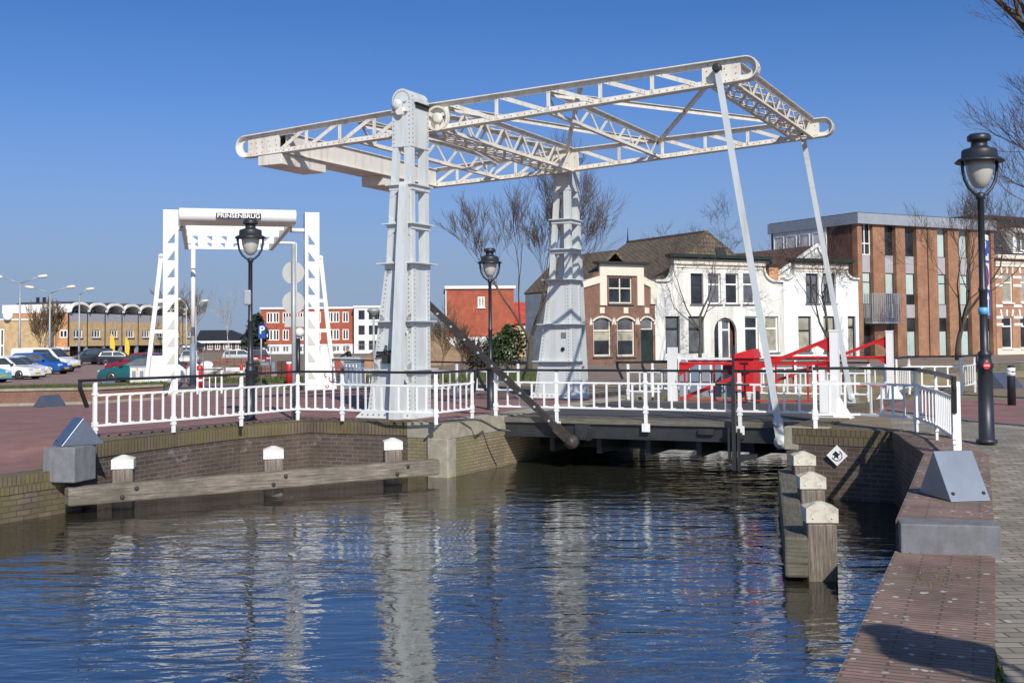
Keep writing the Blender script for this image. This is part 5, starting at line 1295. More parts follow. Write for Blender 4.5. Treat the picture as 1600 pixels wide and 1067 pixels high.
# grey kiosk lamp and sign board near the gate bridge
p = V((at(584, 580, 52).x, 52, -.5)); kl = thing('disc_lamp', 'slim street lamp with a flat bowl head beside the near tower', 'street lamp', p)
Y = 52; zq = lambda py: 2.12 - (py - 535) / FPX * Y
m_ = MB(); pole(m_, zq(497), .05); m_.build('pole', 'galvanised', kl); m_ = MB(); m_.lathe([(.07, zq(499)), (.12, zq(497)), (.28, zq(491.5)), (.30, zq(489)), (.25, zq(487)), (.05, zq(486))], n=18); m_.build('lamp_head', 'galvanised', kl)
p = V((at(553, 600, 44).x, 44, -.3)); cb = thing('switch_cabinet', 'blue grey switch cabinet behind the left railing', 'cabinet', p, R(-10))
m_ = MB(); m_.box(-.34, .34, -.2, .25, 0, 1.12); m_.build('cabinet_body', 'cabinet_blue', cb, bevel=.01); m_ = MB(); m_.hexa([(-.38, -.25, 1.12), (.38, -.25, 1.12), (.38, .3, 1.12), (-.38, .3, 1.12)], [(-.3, -.2, 1.28), (.3, -.2, 1.28), (.3, .2, 1.28), (-.3, .2, 1.28)]); m_.build('cabinet_roof', 'galvanised', cb)
m_ = MB()
for k in range(4): m_.box(-.24 + k * .13, -.21 + k * .13, -.215, -.2, .85, 1.0)
m_.build('vent_slot', 'sign_white', cb)
p = V((at(514, 600, 42).x, 42, -.4)); sb = thing('information_board', 'low white board with red swirls beside the gate tower', 'sign board', p, R(12))
m_ = MB(); m_.box(-.2, .2, 0, .05, .25, 1.0); m_.build('board', 'gate_white', sb); m_ = MB(); m_.box(-.19, .19, .0, .04, -.2, .25); m_.build('base', 'cabinet_blue', sb)
m_ = MB()
for cx, cz, r_, t0, t1 in ((-.02, .78, .13, .5, 4.2), (.1, .62, .1, 2.2, 6.5), (-.06, .36, .05, 0, 6)):
    pts = [(cx + r_ * math.cos(t0 + (t1 - t0) * k / 9), -.01, cz + r_ * math.sin(t0 + (t1 - t0) * k / 9)) for k in range(10)]; m_.tube(pts, .018, 5)
m_.build('swirl', 'red_paint', sb)
for px, lb in ((210, 'white barrier cabinet left of the gate bridge tower'), (222, 'second white barrier cabinet touching the gate bridge tower side')):
    p = gz(px, 612, -.42); r_ = thing('barrier_cabinet', lb, 'cabinet', p, R(10)); m_ = MB(); m_.box(-.16, .16, -.16, .16, 0, 1.0); m_.build('cabinet_body', 'cream_paint', r_, bevel=.01); m_ = MB(); m_.box(-.18, .18, -.18, .18, 1.0, 1.05); m_.build('cap', 'galvanised', r_); m_ = MB(); m_.box(-.07, .07, -.17, -.161, .55, .85); m_.build('door_panel', 'cabinet_blue', r_)
railing('low white railing between the cabinets and the gate bridge', [G.o + G.x * 1.0, G.o + G.x * 1.9], None, name='gate_railing', ht=.95, gap=.25)
p = V((at(466, 600, 44).x, 44, -.42)); tl = thing('barrier_lamp', 'round cream barrier lamp on a black post by the gate', 'signal', p); Y = 44; zq = lambda py: 2.04 - (py - 536) / FPX * Y
m_ = MB(); pole(m_, zq(533), .08); m_.build('post', 'black_paint', tl); m_ = MB(); m_.lathe([(.05, -.2), (.16, -.12), (.19, 0), (.16, .14), (.06, .2)], (.05, 0, zq(524)), 16, V((.3, -1, 0))); m_.build('lamp_body', 'cream_paint', tl)
# flags
for px, t_, Y, lb in ((178, 540, 150, 'tall yellow feather flag nearest the black car'), (201, 543, 158, 'smaller yellow feather flag further along the arcade')):
    p = place(px, Y); f_ = thing('feather_flag', lb, 'flag', p, 0); h_ = 2.9 if Y == 150 else 2.5
    m_ = MB(); m_.tube([(-.5, 0, 0), (-.5, 0, h_)], .03, 6); m_.build('flag_pole', 'galvanised', f_)
    m_ = MB(); m_.prism([(-.47, 0, .3), (.05, 0, .5), (.14, 0, h_ * .65), (.02, 0, h_ * .95), (-.2, 0, h_ * 1.15), (-.47, 0, h_ * 1.2)], (0, .02, 0)); m_.build('flag_cloth', 'yellow_cloth', f_)
# double arm car park lamps
def dlamp(px, pyt, pyb, Y, label, arms, al):
    z0 = ZL; h = (1.62 - z0) - (pyt - 538.5) / FPX * Y; p = place(px, Y); r_ = thing('car_park_lamp', label, 'street lamp', p, 0, 'pale car park lamps')
    m_ = MB(); m_.tube([(0, 0, 0), (0, 0, h * .4), (0, 0, h)], [.13, .1, .06], 10); m_.build('pole', 'galvanised', r_)
    for s in arms:
        m_ = MB(); m_.tube([(0, 0, h), (s * al * .7, 0, h + .55)], .045, 6); a_ = m_.build('arm', 'galvanised', r_)
        m_ = MB(); m_.lathe([(.03, 0), (.13, .1), (.15, .5), (.1, .8), (.02, .85)], (s * al * .65, 0, h + .52), 10, V((s, 0, .12))); m_.build('lamp_head', 'cream_trim', a_)
dlamp(30.5, 446, 560, 96, 'double armed pale lamp at the far left of the car park', (-1, 1), 2.2)
dlamp(77.5, 462, 560, 104, 'double armed pale lamp behind the white van', (-1, 1), 2.2)
dlamp(123.5, 465, 575, 112, 'single armed pale lamp in front of the arcade building', (1,), .9)
dlamp(291, 481, 560, 120, 'single armed pale lamp behind the gate bridge, left one', (-1,), .8)
dlamp(306, 484, 560, 125, 'single armed pale lamp behind the gate bridge, right one', (1,), .8)

# ------------------------------------------------------------------ red swing barriers
def barrier(base, label, cfl):
    ang = -BB + math.pi
    r_ = thing('swing_barrier', label, 'barrier', base, ang, 'red swing barriers on white posts')
    m_ = MB(); m_.box(-.075, .075, -.075, .075, 0, 1.6); m_.box(-.085, .085, -.085, .085, 1.6, 1.63); po = m_.build('post', 'white_paint', r_)
    m_ = MB(); m_.box(-.3, .3, -.2, .2, 0, .03); m_.prism([(-.3, -.01, .03), (-.07, -.01, .4), (.07, -.01, .4), (.3, -.01, .03)], (0, .02, 0)); m_.prism([(-.01, -.2, .03), (-.01, -.06, .4), (-.01, .06, .4), (-.01, .2, .03)], (.02, 0, 0)); m_.build('foot', 'white_paint', po)
    Lg = 3.0; m_ = MB()
    m_.bar((.08, 0, 1.46), (Lg, 0, .30), .04, .07, (0, 0, 1)); m_.prism([(.08, -.02, 1.49), (.36, -.02, 1.36), (.08, -.02, 1.2)], (0, .04, 0)); m_.build('diagonal_arm', 'red_paint', r_)
    m_ = MB(); m_.bar((.08, 0, 1.0), (Lg, 0, 1.0), .04, .05); m_.prism([(.08, -.02, 1.03), (.36, -.02, 1.0), (.08, -.02, .82)], (0, .04, 0)); m_.prism([(Lg, -.02, 1.02), (Lg - .32, -.02, .98), (Lg, -.02, .76)], (0, .04, 0)); m_.build('top_bar', 'red_paint', r_)
    m_ = MB(); m_.bar((.08, 0, .3), (Lg, 0, .3), .025, .025); m_.build('bottom_bar', 'red_paint', r_)
    for k in range(5):
        x_ = .5 + k * .6; m_ = MB(); m_.box(x_ - .016, x_ + .016, -.016, .016, .3, .99); m_.build('upright', 'red_paint', r_)
    if cfl:
        m_ = MB(); m_.box(.18, .28, -.12, .1, .05, .9); m_.box(-.05, .25, .12, .2, .1, .7); m_.build('drive_housing', 'white_paint', po)
    return r_
_b = cu_at(1305, 600, 1.4); barrier(BF(_b.x, 1.4, .1), 'red swing barrier on the nearer white post beside the right abutment', True)
barrier(gz(1392, 624, .1), 'red swing barrier on the farther white post across the road', False)
p = BF(5.3, 7.2, 0); rb = thing('barrier_machine', 'bright red counterweight box on short legs behind the deck railing', 'machine box', p, -BB)
m_ = MB(); m_.box(-.26, .22, -.25, .3, .3, 1.1); m_.build('box_body', 'red_paint', rb, bevel=.01); m_ = MB(); m_.hexa([(-.36, -.32, 1.1), (.26, -.32, 1.1), (.26, .34, 1.1), (-.36, .34, 1.1)], [(-.32, -.28, 1.18), (.2, -.28, 1.32), (.2, .3, 1.32), (-.32, .3, 1.18)]); m_.build('box_lid', 'red_paint', rb)
m_ = MB(); m_.box(-.62, -.3, .0, .06, .70, .96); m_.box(-1.5, -.3, -.03, -.0, 1.0, 1.05); m_.build('guard_plate', 'shaded_red', rb)
for x_ in (-.24, .24):
    m_ = MB(); m_.box(x_ - .04, x_ + .04, -.05, .05, 0, .3); m_.build('leg', 'dark_steel', rb)
p = BF(4.15, 7.75, 0); pf_ = thing('plank_fence', 'short fence of rounded grey white planks behind the deck railing', 'fence', p, -BB)
for k in range(6):
    m_ = MB(); x_ = -.75 + k * .29; m_.prism([(x_, 0, .12), (x_ + .2, 0, .12), (x_ + .2, 0, .98), (x_ + .15, 0, 1.05), (x_ + .05, 0, 1.05), (x_, 0, .98)], (0, .03, 0)); m_.build('plank', 'cabinet_blue' if k % 2 else 'zinc', pf_)
m_ = MB(); m_.box(-.8, 1.0, .03, .08, .3, .38); m_.box(-.8, 1.0, .03, .08, .8, 1.1); m_.build('rail', 'white_paint', pf_)
m_ = MB(); m_.box(-1.06, -.84, -.05, .15, 0, 1.36); m_.build('end_post', 'white_paint', pf_)

# ------------------------------------------------------------------ cars
for nm, c in (('car_white', (.78, .78, .78)), ('car_blue', (.012, .09, .36)), ('car_cyan', (.12, .42, .50)), ('car_black', (.018, .02, .03)), ('car_red', (.22, .015, .03)), ('car_teal', (.008, .10, .11)), ('car_silver', (.45, .46, .47))):
    mt = plain(nm, c, .22, .04); mt.node_tree.nodes['Principled BSDF'].inputs['Coat Weight'].default_value = .6
plain('tyre', (.02, .02, .02), .8, .2); plain('rim', (.42, .42, .43), .35, .1, metal=.6); plain('head_light', (.70, .72, .72), .15, .05); plain('tail_light', (.35, .01, .01), .25, .05); plain('bumper_black', (.03, .03, .032), .6, .1)
SHAPES = {
 'hatch': ([(-.5, .17), (-.5, .50), (-.485, .62), (.2, .60), (.30, .56), (.45, .47), (.495, .38), (.5, .17)], [(-.485, .60), (-.43, .90), (-.36, .985), (-.1, 1.0), (.04, .955), (.25, .60)]),
 'mpv': ([(-.5, .16), (-.5, .55), (-.49, .62), (.22, .60), (.34, .55), (.46, .46), (.5, .36), (.5, .16)], [(-.49, .60), (-.455, .92), (-.40, .985), (-.1, 1.0), (.08, .96), (.28, .58)]),
 'van': ([(-.5, .15), (-.5, .60), (-.5, .66), (.30, .60), (.36, .56), (.47, .47), (.5, .36), (.5, .15)], [(-.5, .58), (-.495, .94), (-.48, .985), (.05, 1.0), (.17, .97), (.34, .58)]),
 'estate': ([(-.5, .17), (-.5, .50), (-.49, .64), (.16, .62), (.26, .60), (.46, .50), (.495, .40), (.5, .17)], [(-.48, .62), (-.40, .93), (-.32, .985), (-.08, 1.0), (.02, .96), (.22, .62)]),
}
def car(label, col, px, Y, ang, L_=4.1, W_=1.72, Hh=1.5, kind='hatch', wind='car_glass', bump_=None, name='parked_car', z=None):
    p = place(px, Y); p.z = ground_z(p.x, p.y) + .005 if z is None else z
    r_ = thing(name, label, 'van' if kind == 'van' else 'car', p, ang, 'vehicles in the car park')
    low, cab = SHAPES[kind]; lo = [(x * L_, z_ * Hh) for x, z_ in low]; ca = [(x * L_, z_ * Hh) for x, z_ in cab]
    m_ = MB(); n = len(lo); vs = []; hw = W_ / 2
    for y_, sc_ in ((-hw, .97), (-hw + .10, 1), (hw - .10, 1), (hw, .97)):
        for x, z_ in lo: vs.append((x * sc_, y_, .3 + (z_ - .3) * (sc_ if sc_ < 1 else 1) if z_ > .5 else z_))
    fs = [tuple(range(n)), tuple(range(4 * n - 1, 3 * n - 1, -1))]
    for a in range(3):
        for i in range(n): fs.append((a * n + (i + 1) % n, a * n + i, (a + 1) * n + i, (a + 1) * n + (i + 1) % n))
    m_.add(vs, fs, True)
    n = len(ca); vs = []
    zb_, zt_ = ca[0][1], 1.0 * Hh
    for sg in (-1, 1):
        for x, z_ in ca: vs.append((x, sg * (hw - .05 - .20 * (z_ - zb_) / (zt_ - zb_)), z_))
    m_.add(vs, [tuple(range(n)), tuple(range(2 * n - 1, n - 1, -1))] + [((i + 1) % n, i, n + i, n + (i + 1) % n) for i in range(n)], False)
    b_ = m_.build('body', col, r_, bevel=.035)
    # glass: sides, windscreen, rear
    xs0, xs1 = ca[0][0] + .10 * L_ * .6, ca[-1][0] - .07 * L_
    xt0, xt1 = ca[1][0] + .05 * L_ * .8, ca[-2][0] - .02 * L_
    zz0, zz1 = zb_ + .05 * Hh, Hh * .925
    yy = lambda z_: hw - .05 - .20 * (z_ - zb_) / (zt_ - zb_) + .006
    for sg in (-1, 1):
        xm = (xs0 + xs1) / 2 - .02 * L_
        for (a0, a1, b0, b1) in ((xs0, xm - .04, xt0, xm - .04), (xm + .04, xs1, xm + .04, xt1)):
            if kind == 'van' and a0 == xs0: a0 = b0 = -.1 * L_
            m_ = MB(); q_ = [(a0, sg * yy(zz0), zz0), (a1, sg * yy(zz0), zz0), (b1, sg * yy(zz1), zz1), (b0, sg * yy(zz1), zz1)]
            m_.add(q_ if sg < 0 else q_[::-1], [(0, 1, 2, 3)]); m_.build('side_window', wind, r_)
    for (xa, za), (xb, zb2), nm, sg in ((ca[-1], ca[-2], 'windscreen', 1), (ca[0], ca[1], 'rear_window', -1)):
        m_ = MB(); A = V((xa, 0, za)).lerp(V((xb, 0, zb2)), .08); B = V((xa, 0, za)).lerp(V((xb, 0, zb2)), .93); o_ = V((sg * .012, 0, .008))
        ya, yb = yy(A.z) - .09, yy(B.z) - .09
        q_ = [A + o_ + V((0, -ya, 0)), A + o_ + V((0, ya, 0)), B + o_ + V((0, yb, 0)), B + o_ + V((0, -yb, 0))]
        m_.add(q_ if sg > 0 else q_[::-1], [(0, 1, 2, 3)]); m_.build(nm, 'car_glass', r_)
    rw = .21 * Hh if kind != 'van' else .165 * Hh
    for sx in (-.30, .315):
        for sg in (-1, 1):
            m_ = MB(); m_.lathe([(rw * .6, -.11), (rw, -.09), (rw, .07), (rw * .92, .1), (rw * .62, .1)], (sx * L_, sg * (hw - .09), rw), 18, V((0, sg, 0))); w_ = m_.build('wheel', 'tyre', r_)
            m_ = MB(); m_.lathe([(rw * .63, .07), (rw * .6, .105), (rw * .2, .085), (.02, .10)], (sx * L_, sg * (hw - .09), rw), 14, V((0, sg, 0))); m_.build('rim', 'rim', w_)
            m_ = MB(); m_.lathe([(rw * 1.18, -.02), (rw * 1.18, .002)], (sx * L_, sg * hw * .985, rw * 1.02), 20, V((0, sg, 0))); m_.build('wheel_arch', 'tyre', w_)
    for sg in (-1, 1):
        m_ = MB(); m_.box(.455 * L_, .492 * L_, *sorted((sg * (hw - .45), sg * (hw - .05))), .40 * Hh, .47 * Hh); m_.build('headlight', 'head_light', r_, bevel=.02)
        m_ = MB(); m_.box(-.502 * L_, -.485 * L_, *sorted((sg * (hw - .28), sg * (hw - .04))), .50 * Hh, .66 * Hh); m_.build('tail_light', 'tail_light', r_)
        m_ = MB(); m_.box(.17 * L_, .2 * L_ + .05, *sorted((sg * (hw - .02), sg * (hw + .14))), .62 * Hh, .70 * Hh); m_.build('mirror', 'bumper_black', r_, bevel=.02)
    m_ = MB(); m_.box(.47 * L_, .507 * L_, -hw * .9, hw * .9, .15 * Hh, .27 * Hh); m_.build('bumper', bump_ or 'bumper_black', r_, bevel=.03); m_ = MB(); m_.box(-.507 * L_, -.47 * L_, -hw * .9, hw * .9, .15 * Hh, .27 * Hh); m_.build('bumper', bump_ or 'bumper_black', r_, bevel=.03)
    m_ = MB(); m_.box(.505 * L_, .511 * L_, -.26, .26, .24 * Hh, .31 * Hh); m_.build('number_plate', 'yellow_cloth', r_)
    return r_
car('white panel van parked behind the blue people carrier', 'car_white', 71, 94, R(-14), 5.3, 1.9, 1.97, 'van', name='parked_van')
car('bright blue people carrier in front of the white van', 'car_blue', 64, 88, R(-12), 4.3, 1.75, 1.62, 'mpv', wind='shade_glass')
car('white hatchback nearest the planter at the left edge', 'car_white', 17, 76, R(-14), 4.0, 1.72, 1.5, bump_='car_white')
car('second white car just behind the white hatchback', 'car_white', 29, 80.5, R(-14), 4.1, 1.72, 1.5, bump_='car_white')
car('pale turquoise car cut off by the left edge', 'car_cyan', -38, 70, R(-14), 3.9, 1.7, 1.5, bump_='car_cyan')
car('black off road car under the arcade lamps', 'car_black', 143, 124, R(-150), 4.5, 1.85, 1.75, 'mpv')
car('black saloon car behind the tall yellow flag', 'car_black', 168, 128, R(-155), 4.3, 1.75, 1.4, 'estate')
car('dark hatchback with an orange stripe near the arcade columns', 'car_black', 186, 122, R(15), 4.2, 1.75, 1.45)
car('dark red car with a pale roof behind the teal car', 'car_red', 214, 88, R(170), 4.4, 1.75, 1.55, 'estate')
car('dark teal estate car partly hidden behind the gate bridge tower', 'car_teal', 222, 69, R(176), 4.75, 1.75, 1.45, 'estate', bump_='car_teal', wind='shade_glass', z=-.72)
car('white car seen far behind the gate bridge opening', 'car_white', 297, 118, R(-80), 4.2, 1.75, 1.5)
car('silver car behind the construction fence near the lamp', 'car_silver', 380, 120, R(10), 4.2, 1.75, 1.5)
car('dark red car behind the construction fence near the round signs', 'car_red', 405, 116, R(-70), 4.2, 1.75, 1.5)

# ------------------------------------------------------------------ building site
def heap(label, cat, name, px, Y, rx, ry, h, mat, seed, rough=.18):
    rnd = random.Random(seed); p = place(px, Y); p.z = ground_z(p.x, p.y) - .1; m_ = MB(); nr, na = 9, 26; vs = [(0, 0, h)]
    ph = [rnd.uniform(0, 6) for _ in range(6)]
    for i in range(1, nr + 1):
        t = i / nr
        for j in range(na):
            a = 2 * math.pi * j / na; q_ = 1 + .12 * math.sin(3 * a + ph[0]) + .07 * math.sin(7 * a + ph[1]); zz = h * (1 - t) ** .85 * (1 + rough * math.sin(5 * a + 4 * t + ph[2])) + rnd.uniform(-.06, .06) * h
            vs.append((rx * t * q_ * math.cos(a), ry * t * q_ * math.sin(a), zz if i < nr else -.1))
    fs = [(0, 1 + j, 1 + (j + 1) % na) for j in range(na)] + [(1 + (i - 1) * na + j, 1 + i * na + j, 1 + i * na + (j + 1) % na, 1 + (i - 1) * na + (j + 1) % na) for i in range(1, nr) for j in range(na)]
    m_.add(vs, fs, True); o = m_.build(name, mat); o.location = p; tag(o, label, cat); return o
plain('mound_earth', (.26, .175, .105), .95, .25, 1.5, dirt=(.17, .11, .065), dscale=.6, damt=.6, bmp=.4)
heap('brown earth mound partly hidden by the near bridge tower', 'earth mound', 'earth_mound', 652, 110, 6.6, 5, 3.2, 'mound_earth', 3)
heap('sandy heap of rubble in the middle of the building site', 'heap', 'sand_heap', 360, 72, 4.5, 2.5, .55, 'sand', 5)
heap('long low heap of pale sand beside the stacked bricks', 'heap', 'sand_heap', 430, 70, 3.8, 2, .5, 'sand', 8)
heap('broken brick heap beside the person', 'heap', 'rubble_heap', 527, 68, .95, .8, 1.0, 'block_brick', 6, .3)
def stack(label, px, Y, wx, wy, h, mat, nx=3, nz=4, name='brick_stack', cat='brick stack', z0=0):
    p = place(px, Y); p.z = ground_z(p.x, p.y) + z0; r_ = thing(name, label, cat, p, R(8)); m_ = MB()
    for i in range(nx):
        for k in range(nz): m_.box(-wx / 2 + i * wx / nx, -wx / 2 + (i + 1) * wx / nx - .03, -wy / 2 + random.uniform(-.05, .05), wy / 2, .12 + k * h / nz, .12 + (k + 1) * h / nz - .02)
    m_.build('bricks', mat, r_); m_ = MB(); m_.box(-wx / 2 - .05, wx / 2 + .05, -wy / 2, wy / 2, 0, .12); m_.build('pallet', 'grey_wood', r_)
stack('stack of dark red bricks on a pallet left of the round signs', 445, 66, .85, .8, .95, 'dark_brick')
stack('low stack of orange bricks right of the left lamp', 407, 66, 1.2, .8, .75, 'red_house_brick', 4)
stack('stack of reddish roof tiles beside the lamp', 362, 74, 2.2, 1, .5, 'red_house_brick', 5, 2, z0=.7)
stack('mauve wrapped brick pack right of the person', 567, 69, 1.35, .9, 1.0, 'band_brick', 1, 1)
stack('pale wrapped stack of blocks behind the person', 530, 74, 2.4, .9, 1.1, 'grey_panel', 3, 2)
stack('blue grey wrapped pack of insulation behind the fence', 420, 74, .9, .8, .9, 'cabinet_blue', 1, 2)
def sacks(label, px, Y, n, seed):
    rnd = random.Random(seed)
    p = place(px, Y); p.z = ground_z(p.x, p.y)
    for k in range(n):
        m_ = MB(); s = rnd.uniform(.4, .6); m_.lathe([(.05, 0), (s, .06), (s * 1.15, .35), (s * 1.1, .7), (s * .7, .9), (.1, .95 + rnd.uniform(0, .15))], n=10); o = m_.build('bulk_bag', 'render_white'); o.location = p + V((k * 1.0 - n / 2, rnd.uniform(-.4, .4), .05)); tag(o, label, 'bulk bag', 'white bulk bags on the building site')
sacks('white bulk bag of sand standing among others behind the gate bridge', 303, 66, 2, 2); sacks('white bulk bag behind the heap of planks left of the lamp', 358, 80, 3, 4)
p = place(340, 70); p.z = ground_z(p.x, p.y)
for k, lb in enumerate(('weathered plank leaning on the rubble, lowest of three', 'weathered plank leaning on the rubble, middle of three', 'weathered plank leaning on the rubble, steepest of three')):
    m_ = MB(); m_.bar((-1.8 + k * .5, 0, .05), (.4 + k * .35, .3 * k, .65 + .3 * k), .22, .05); o = m_.build('plank', 'grey_wood'); o.location = p; tag(o, lb, 'plank')
# mesh fence of the building site
fp = [(286, 78), (318, 76), (352, 74.5), (388, 73.5), (424, 73), (460, 73), (500, 73), (540, 74), (592, 76)]
fw_ = [V((at(px, 560, Y).x, Y, 0)) for px, Y in fp]
lbls = ['behind the lift rod', 'left of the birch', 'around the birch', 'behind the left lamp', 'left of the round signs', 'behind the gate tower', 'behind the information board', 'behind the person']
for k in range(len(fw_) - 1):
    a, c = fw_[k], fw_[k + 1]; d = (c - a); ln = d.length; z0 = ground_z(a.x, a.y); r_ = thing('site_fence', 'wire mesh site fence panel ' + lbls[k], 'fence', (a.x, a.y, z0), math.atan2(d.y, d.x), 'wire mesh site fence panels')
    m_ = MB(); m_.tube([(0, 0, 0), (0, 0, 1.95), (ln - .05, 0, 1.95), (ln - .05, 0, 0)], .022, 5); m_.tube([(0, 0, .15), (ln, 0, .15)], .018, 4); m_.build('frame', 'galvanised', r_)
    m_ = MB(); nn_ = int(ln / .11)
    for i in range(1, nn_): m_.tube([(i * ln / nn_, 0, .15), (i * ln / nn_, 0, 1.95)], .004, 3, False)
    for j in range(1, 9): m_.tube([(0, 0, .15 + j * .2), (ln, 0, .15 + j * .2)], .004, 3, False)
    m_.build('mesh', 'galvanised', r_)
    m_ = MB(); m_.box(-.3, .3, -.12, .12, 0, .14); m_.build('foot', 'old_concrete', r_)

# ------------------------------------------------------------------ person
plain('skin', (.42, .24, .17), .6, .05); plain('jacket', (.012, .012, .014), .8, .1); plain('trousers', (.02, .022, .03), .85, .1); plain('hair', (.25, .2, .15), .8, .1)
def person():
    p = V((at(546, 560, 66).x, 66, 0)); p.z = ground_z(p.x, p.y)
    r_ = thing('person', 'person in a black jacket reaching one arm towards the bricks', 'person', p, R(200))
    def skin(nodes, edges, name, mat, root):
        me = bpy.data.meshes.new(name); me.from_pydata([n_[0] for n_ in nodes], edges, []); o = bpy.data.objects.new(name, me); COL.objects.link(o); o.parent = r_
        md = o.modifiers.new('skin', 'SKIN'); 
        for i, n_ in enumerate(nodes):
            me.skin_vertices[0].data[i].radius = n_[1] if isinstance(n_[1], tuple) else (n_[1], n_[1]); me.skin_vertices[0].data[i].use_root = (i == root)
        ss = o.modifiers.new('sub', 'SUBSURF'); ss.levels = ss.render_levels = 2; md.use_smooth_shade = True; me.materials.append(MATS[mat]); return o
    # body: pelvis root, legs, spine, arms, neck, head
    N = [((0, 0, .93), (.17, .12)), ((0, 0, 1.15), (.155, .11)), ((.04, 0, 1.38), (.19, .12)), ((.06, 0, 1.50), (.06, .06)), ((.10, 0, 1.60), (.085, .10)), ((.11, 0, 1.72), (.075, .095)),
         ((0, -.10, .86), .10), ((.02, -.11, .48), .065), ((0, -.12, .09), .045), ((.16, -.12, .04), .04), ((0, .10, .86), .10), ((0, .11, .48), .065), ((-.04, .12, .09), .045), ((.12, .12, .04), .04),
         ((.05, -.21, 1.41), .07), ((.27, -.25, 1.25), .05), ((.52, -.20, 1.16), .035), ((.60, -.19, 1.14), .035), ((.05, .21, 1.41), .07), ((.10, .25, 1.13), .05), ((.25, .2, .95), .035), ((.31, .19, .90), .035)]
    E = [(0, 1), (1, 2), (2, 3), (3, 4), (4, 5), (0, 6), (6, 7), (7, 8), (8, 9), (0, 10), (10, 11), (11, 12), (12, 13), (2, 14), (14, 15), (15, 16), (16, 17), (2, 18), (18, 19), (19, 20), (20, 21)]
    skin(N, E, 'body', 'skin', 0)
    J = [((0, 0, .86), (.185, .14)), ((0, 0, 1.12), (.175, .13)), ((.04, 0, 1.37), (.205, .14)), ((.055, 0, 1.47), (.09, .09)), ((.05, -.21, 1.41), .085), ((.27, -.25, 1.25), .065), ((.50, -.20, 1.165), .05), ((.05, .21, 1.41), .085), ((.10, .25, 1.13), .065), ((.23, .2, .97), .05)]
    skin(J, [(0, 1), (1, 2), (2, 3), (2, 4), (4, 5), (5, 6), (2, 7), (7, 8), (8, 9)], 'jacket', 'jacket', 0)
    T = [((0, 0, .92), (.18, .135)), ((0, -.10, .84), .115), ((.02, -.11, .48), .082), ((0, -.12, .10), .07), ((0, .10, .84), .115), ((0, .11, .48), .082), ((-.04, .12, .10), .07)]
    skin(T, [(0, 1), (1, 2), (2, 3), (0, 4), (4, 5), (5, 6)], 'trousers', 'trousers', 0)
    m_ = MB(); m_.lathe([(.02, .02), (.09, .03), (.105, .08), (.08, .13), (.02, .15)], (.09, 0, 1.63), 12); m_.build('hair', 'hair', r_)
    for sx in (0, 1):
        m_ = MB(); m_.box(-.06, .22, -.05, .05, 0, .08); o = m_.build('shoe', 'jacket', r_, bevel=.03); o.location = (0 if sx else -.04, -.12 if sx else .12, 0)
    return r_
person()

# ------------------------------------------------------------------ bare trees
plain('bark', (.085, .075, .055), .95, .35, 6, dirt=(.10, .11, .05), dscale=2, damt=.6, bmp=.6); plain('twig', (.085, .066, .050), .95, .3, 4); plain('twig_brown', (.13, .085, .055), .95, .3, 4); plain('birch_bark', (.45, .42, .38), .9, .3, 5); plain('twig_tan', (.21, .15, .085), .95, .3, 3)
def tree(name, label, loc, h, seed, trunk_h=.35, r0=.16, spread=.55, levels=5, kids_=(3, 4), mat='bark', tm='twig', lean=(0, 0), up=.25, grp='bare trees', cat='tree', first=None, twr=.006, dens=1.0, side=None):
    rnd = random.Random(seed); r_ = thing(name, label, cat, loc, 0, grp); tk, tw = MB(), MB()
    def grow(p, d, ln, rad, lv):
        n = 4 if lv < 2 else 3; pts = [p]; rs = [rad]; q = p; dd = d.copy()
        for i in range(n):
            dd = (dd + V((rnd.uniform(-1, 1), rnd.uniform(-1, 1), rnd.uniform(-.4, .8) + up * .3)) * (.13 if lv == 0 else .2)).normalized(); q = q + dd * (ln / n); pts.append(q); rs.append(max(twr * .7, rad * (1 - .45 * (i + 1) / n) if lv < levels else rad * (1 - .6 * (i + 1) / n)))
        (tk if lv < 2 else tw).tube(pts, rs, 9 if lv == 0 else (6 if lv < 3 else 3), lv == 0)
        if lv >= levels: return
        nk = rnd.randint(*kids_) + (1 if lv == 0 else 0) + (1 if lv >= levels - 2 else 0); nk = max(2, int(nk * dens + .5))
        for k in range(nk):
            t = 1 if k == 0 else rnd.uniform(.35 if lv else .62, 1); i = min(n - 1, int(t * n)); pp = pts[i].lerp(pts[i + 1], t * n - i) if t < 1 else pts[-1]
            dl = (pts[min(i + 1, n)] - pts[i]).normalized(); o = dl.orthogonal().normalized(); o.rotate(Matrix.Rotation(rnd.uniform(0, 6.28), 3, dl))
            ang = spread * rnd.uniform(.6, 1.25) * (.45 if k == 0 else 1); nd_ = (dl * math.cos(ang) + o * math.sin(ang) + V((0, 0, up * rnd.uniform(.2, 1)))).normalized()
            rr = rs[i] * (.8 if k == 0 else rnd.uniform(.45, .65)); grow(pp, nd_, ln * rnd.uniform(.6, .85) if lv else h * rnd.uniform(.28, .38), max(twr, rr), lv + 1)
    if first: 
        for f in first: grow(*f)
    else: grow(V((0, 0, -.05)), V((lean[0], lean[1], 1)).normalized(), h * trunk_h, r0, 0)
    if tk.v: tk.build('trunk', mat, r_)
    if tw.v: tw.build('crown', tm, r_)
    return r_
def gnd(px, Y): p = at(px, 560, Y); return V((p.x, p.y, ground_z(p.x, p.y)))
_t1 = tree('bare_tree', 'large bare tree behind the far bridge tower', gnd(826, 52), 7.9, 42, .27, .15, .46, 7, (3, 3), up=.3, twr=.0065, tm='twig_brown')
_t1.rotation_euler = (0, 0, R(130))
tree('bare_tree', 'slender bare tree in front of the cream stucco house', gnd(1094, 66), 7.2, 5, .40, .12, .8, 7, (2, 3), lean=(-.03, 0), twr=.007, up=.15)
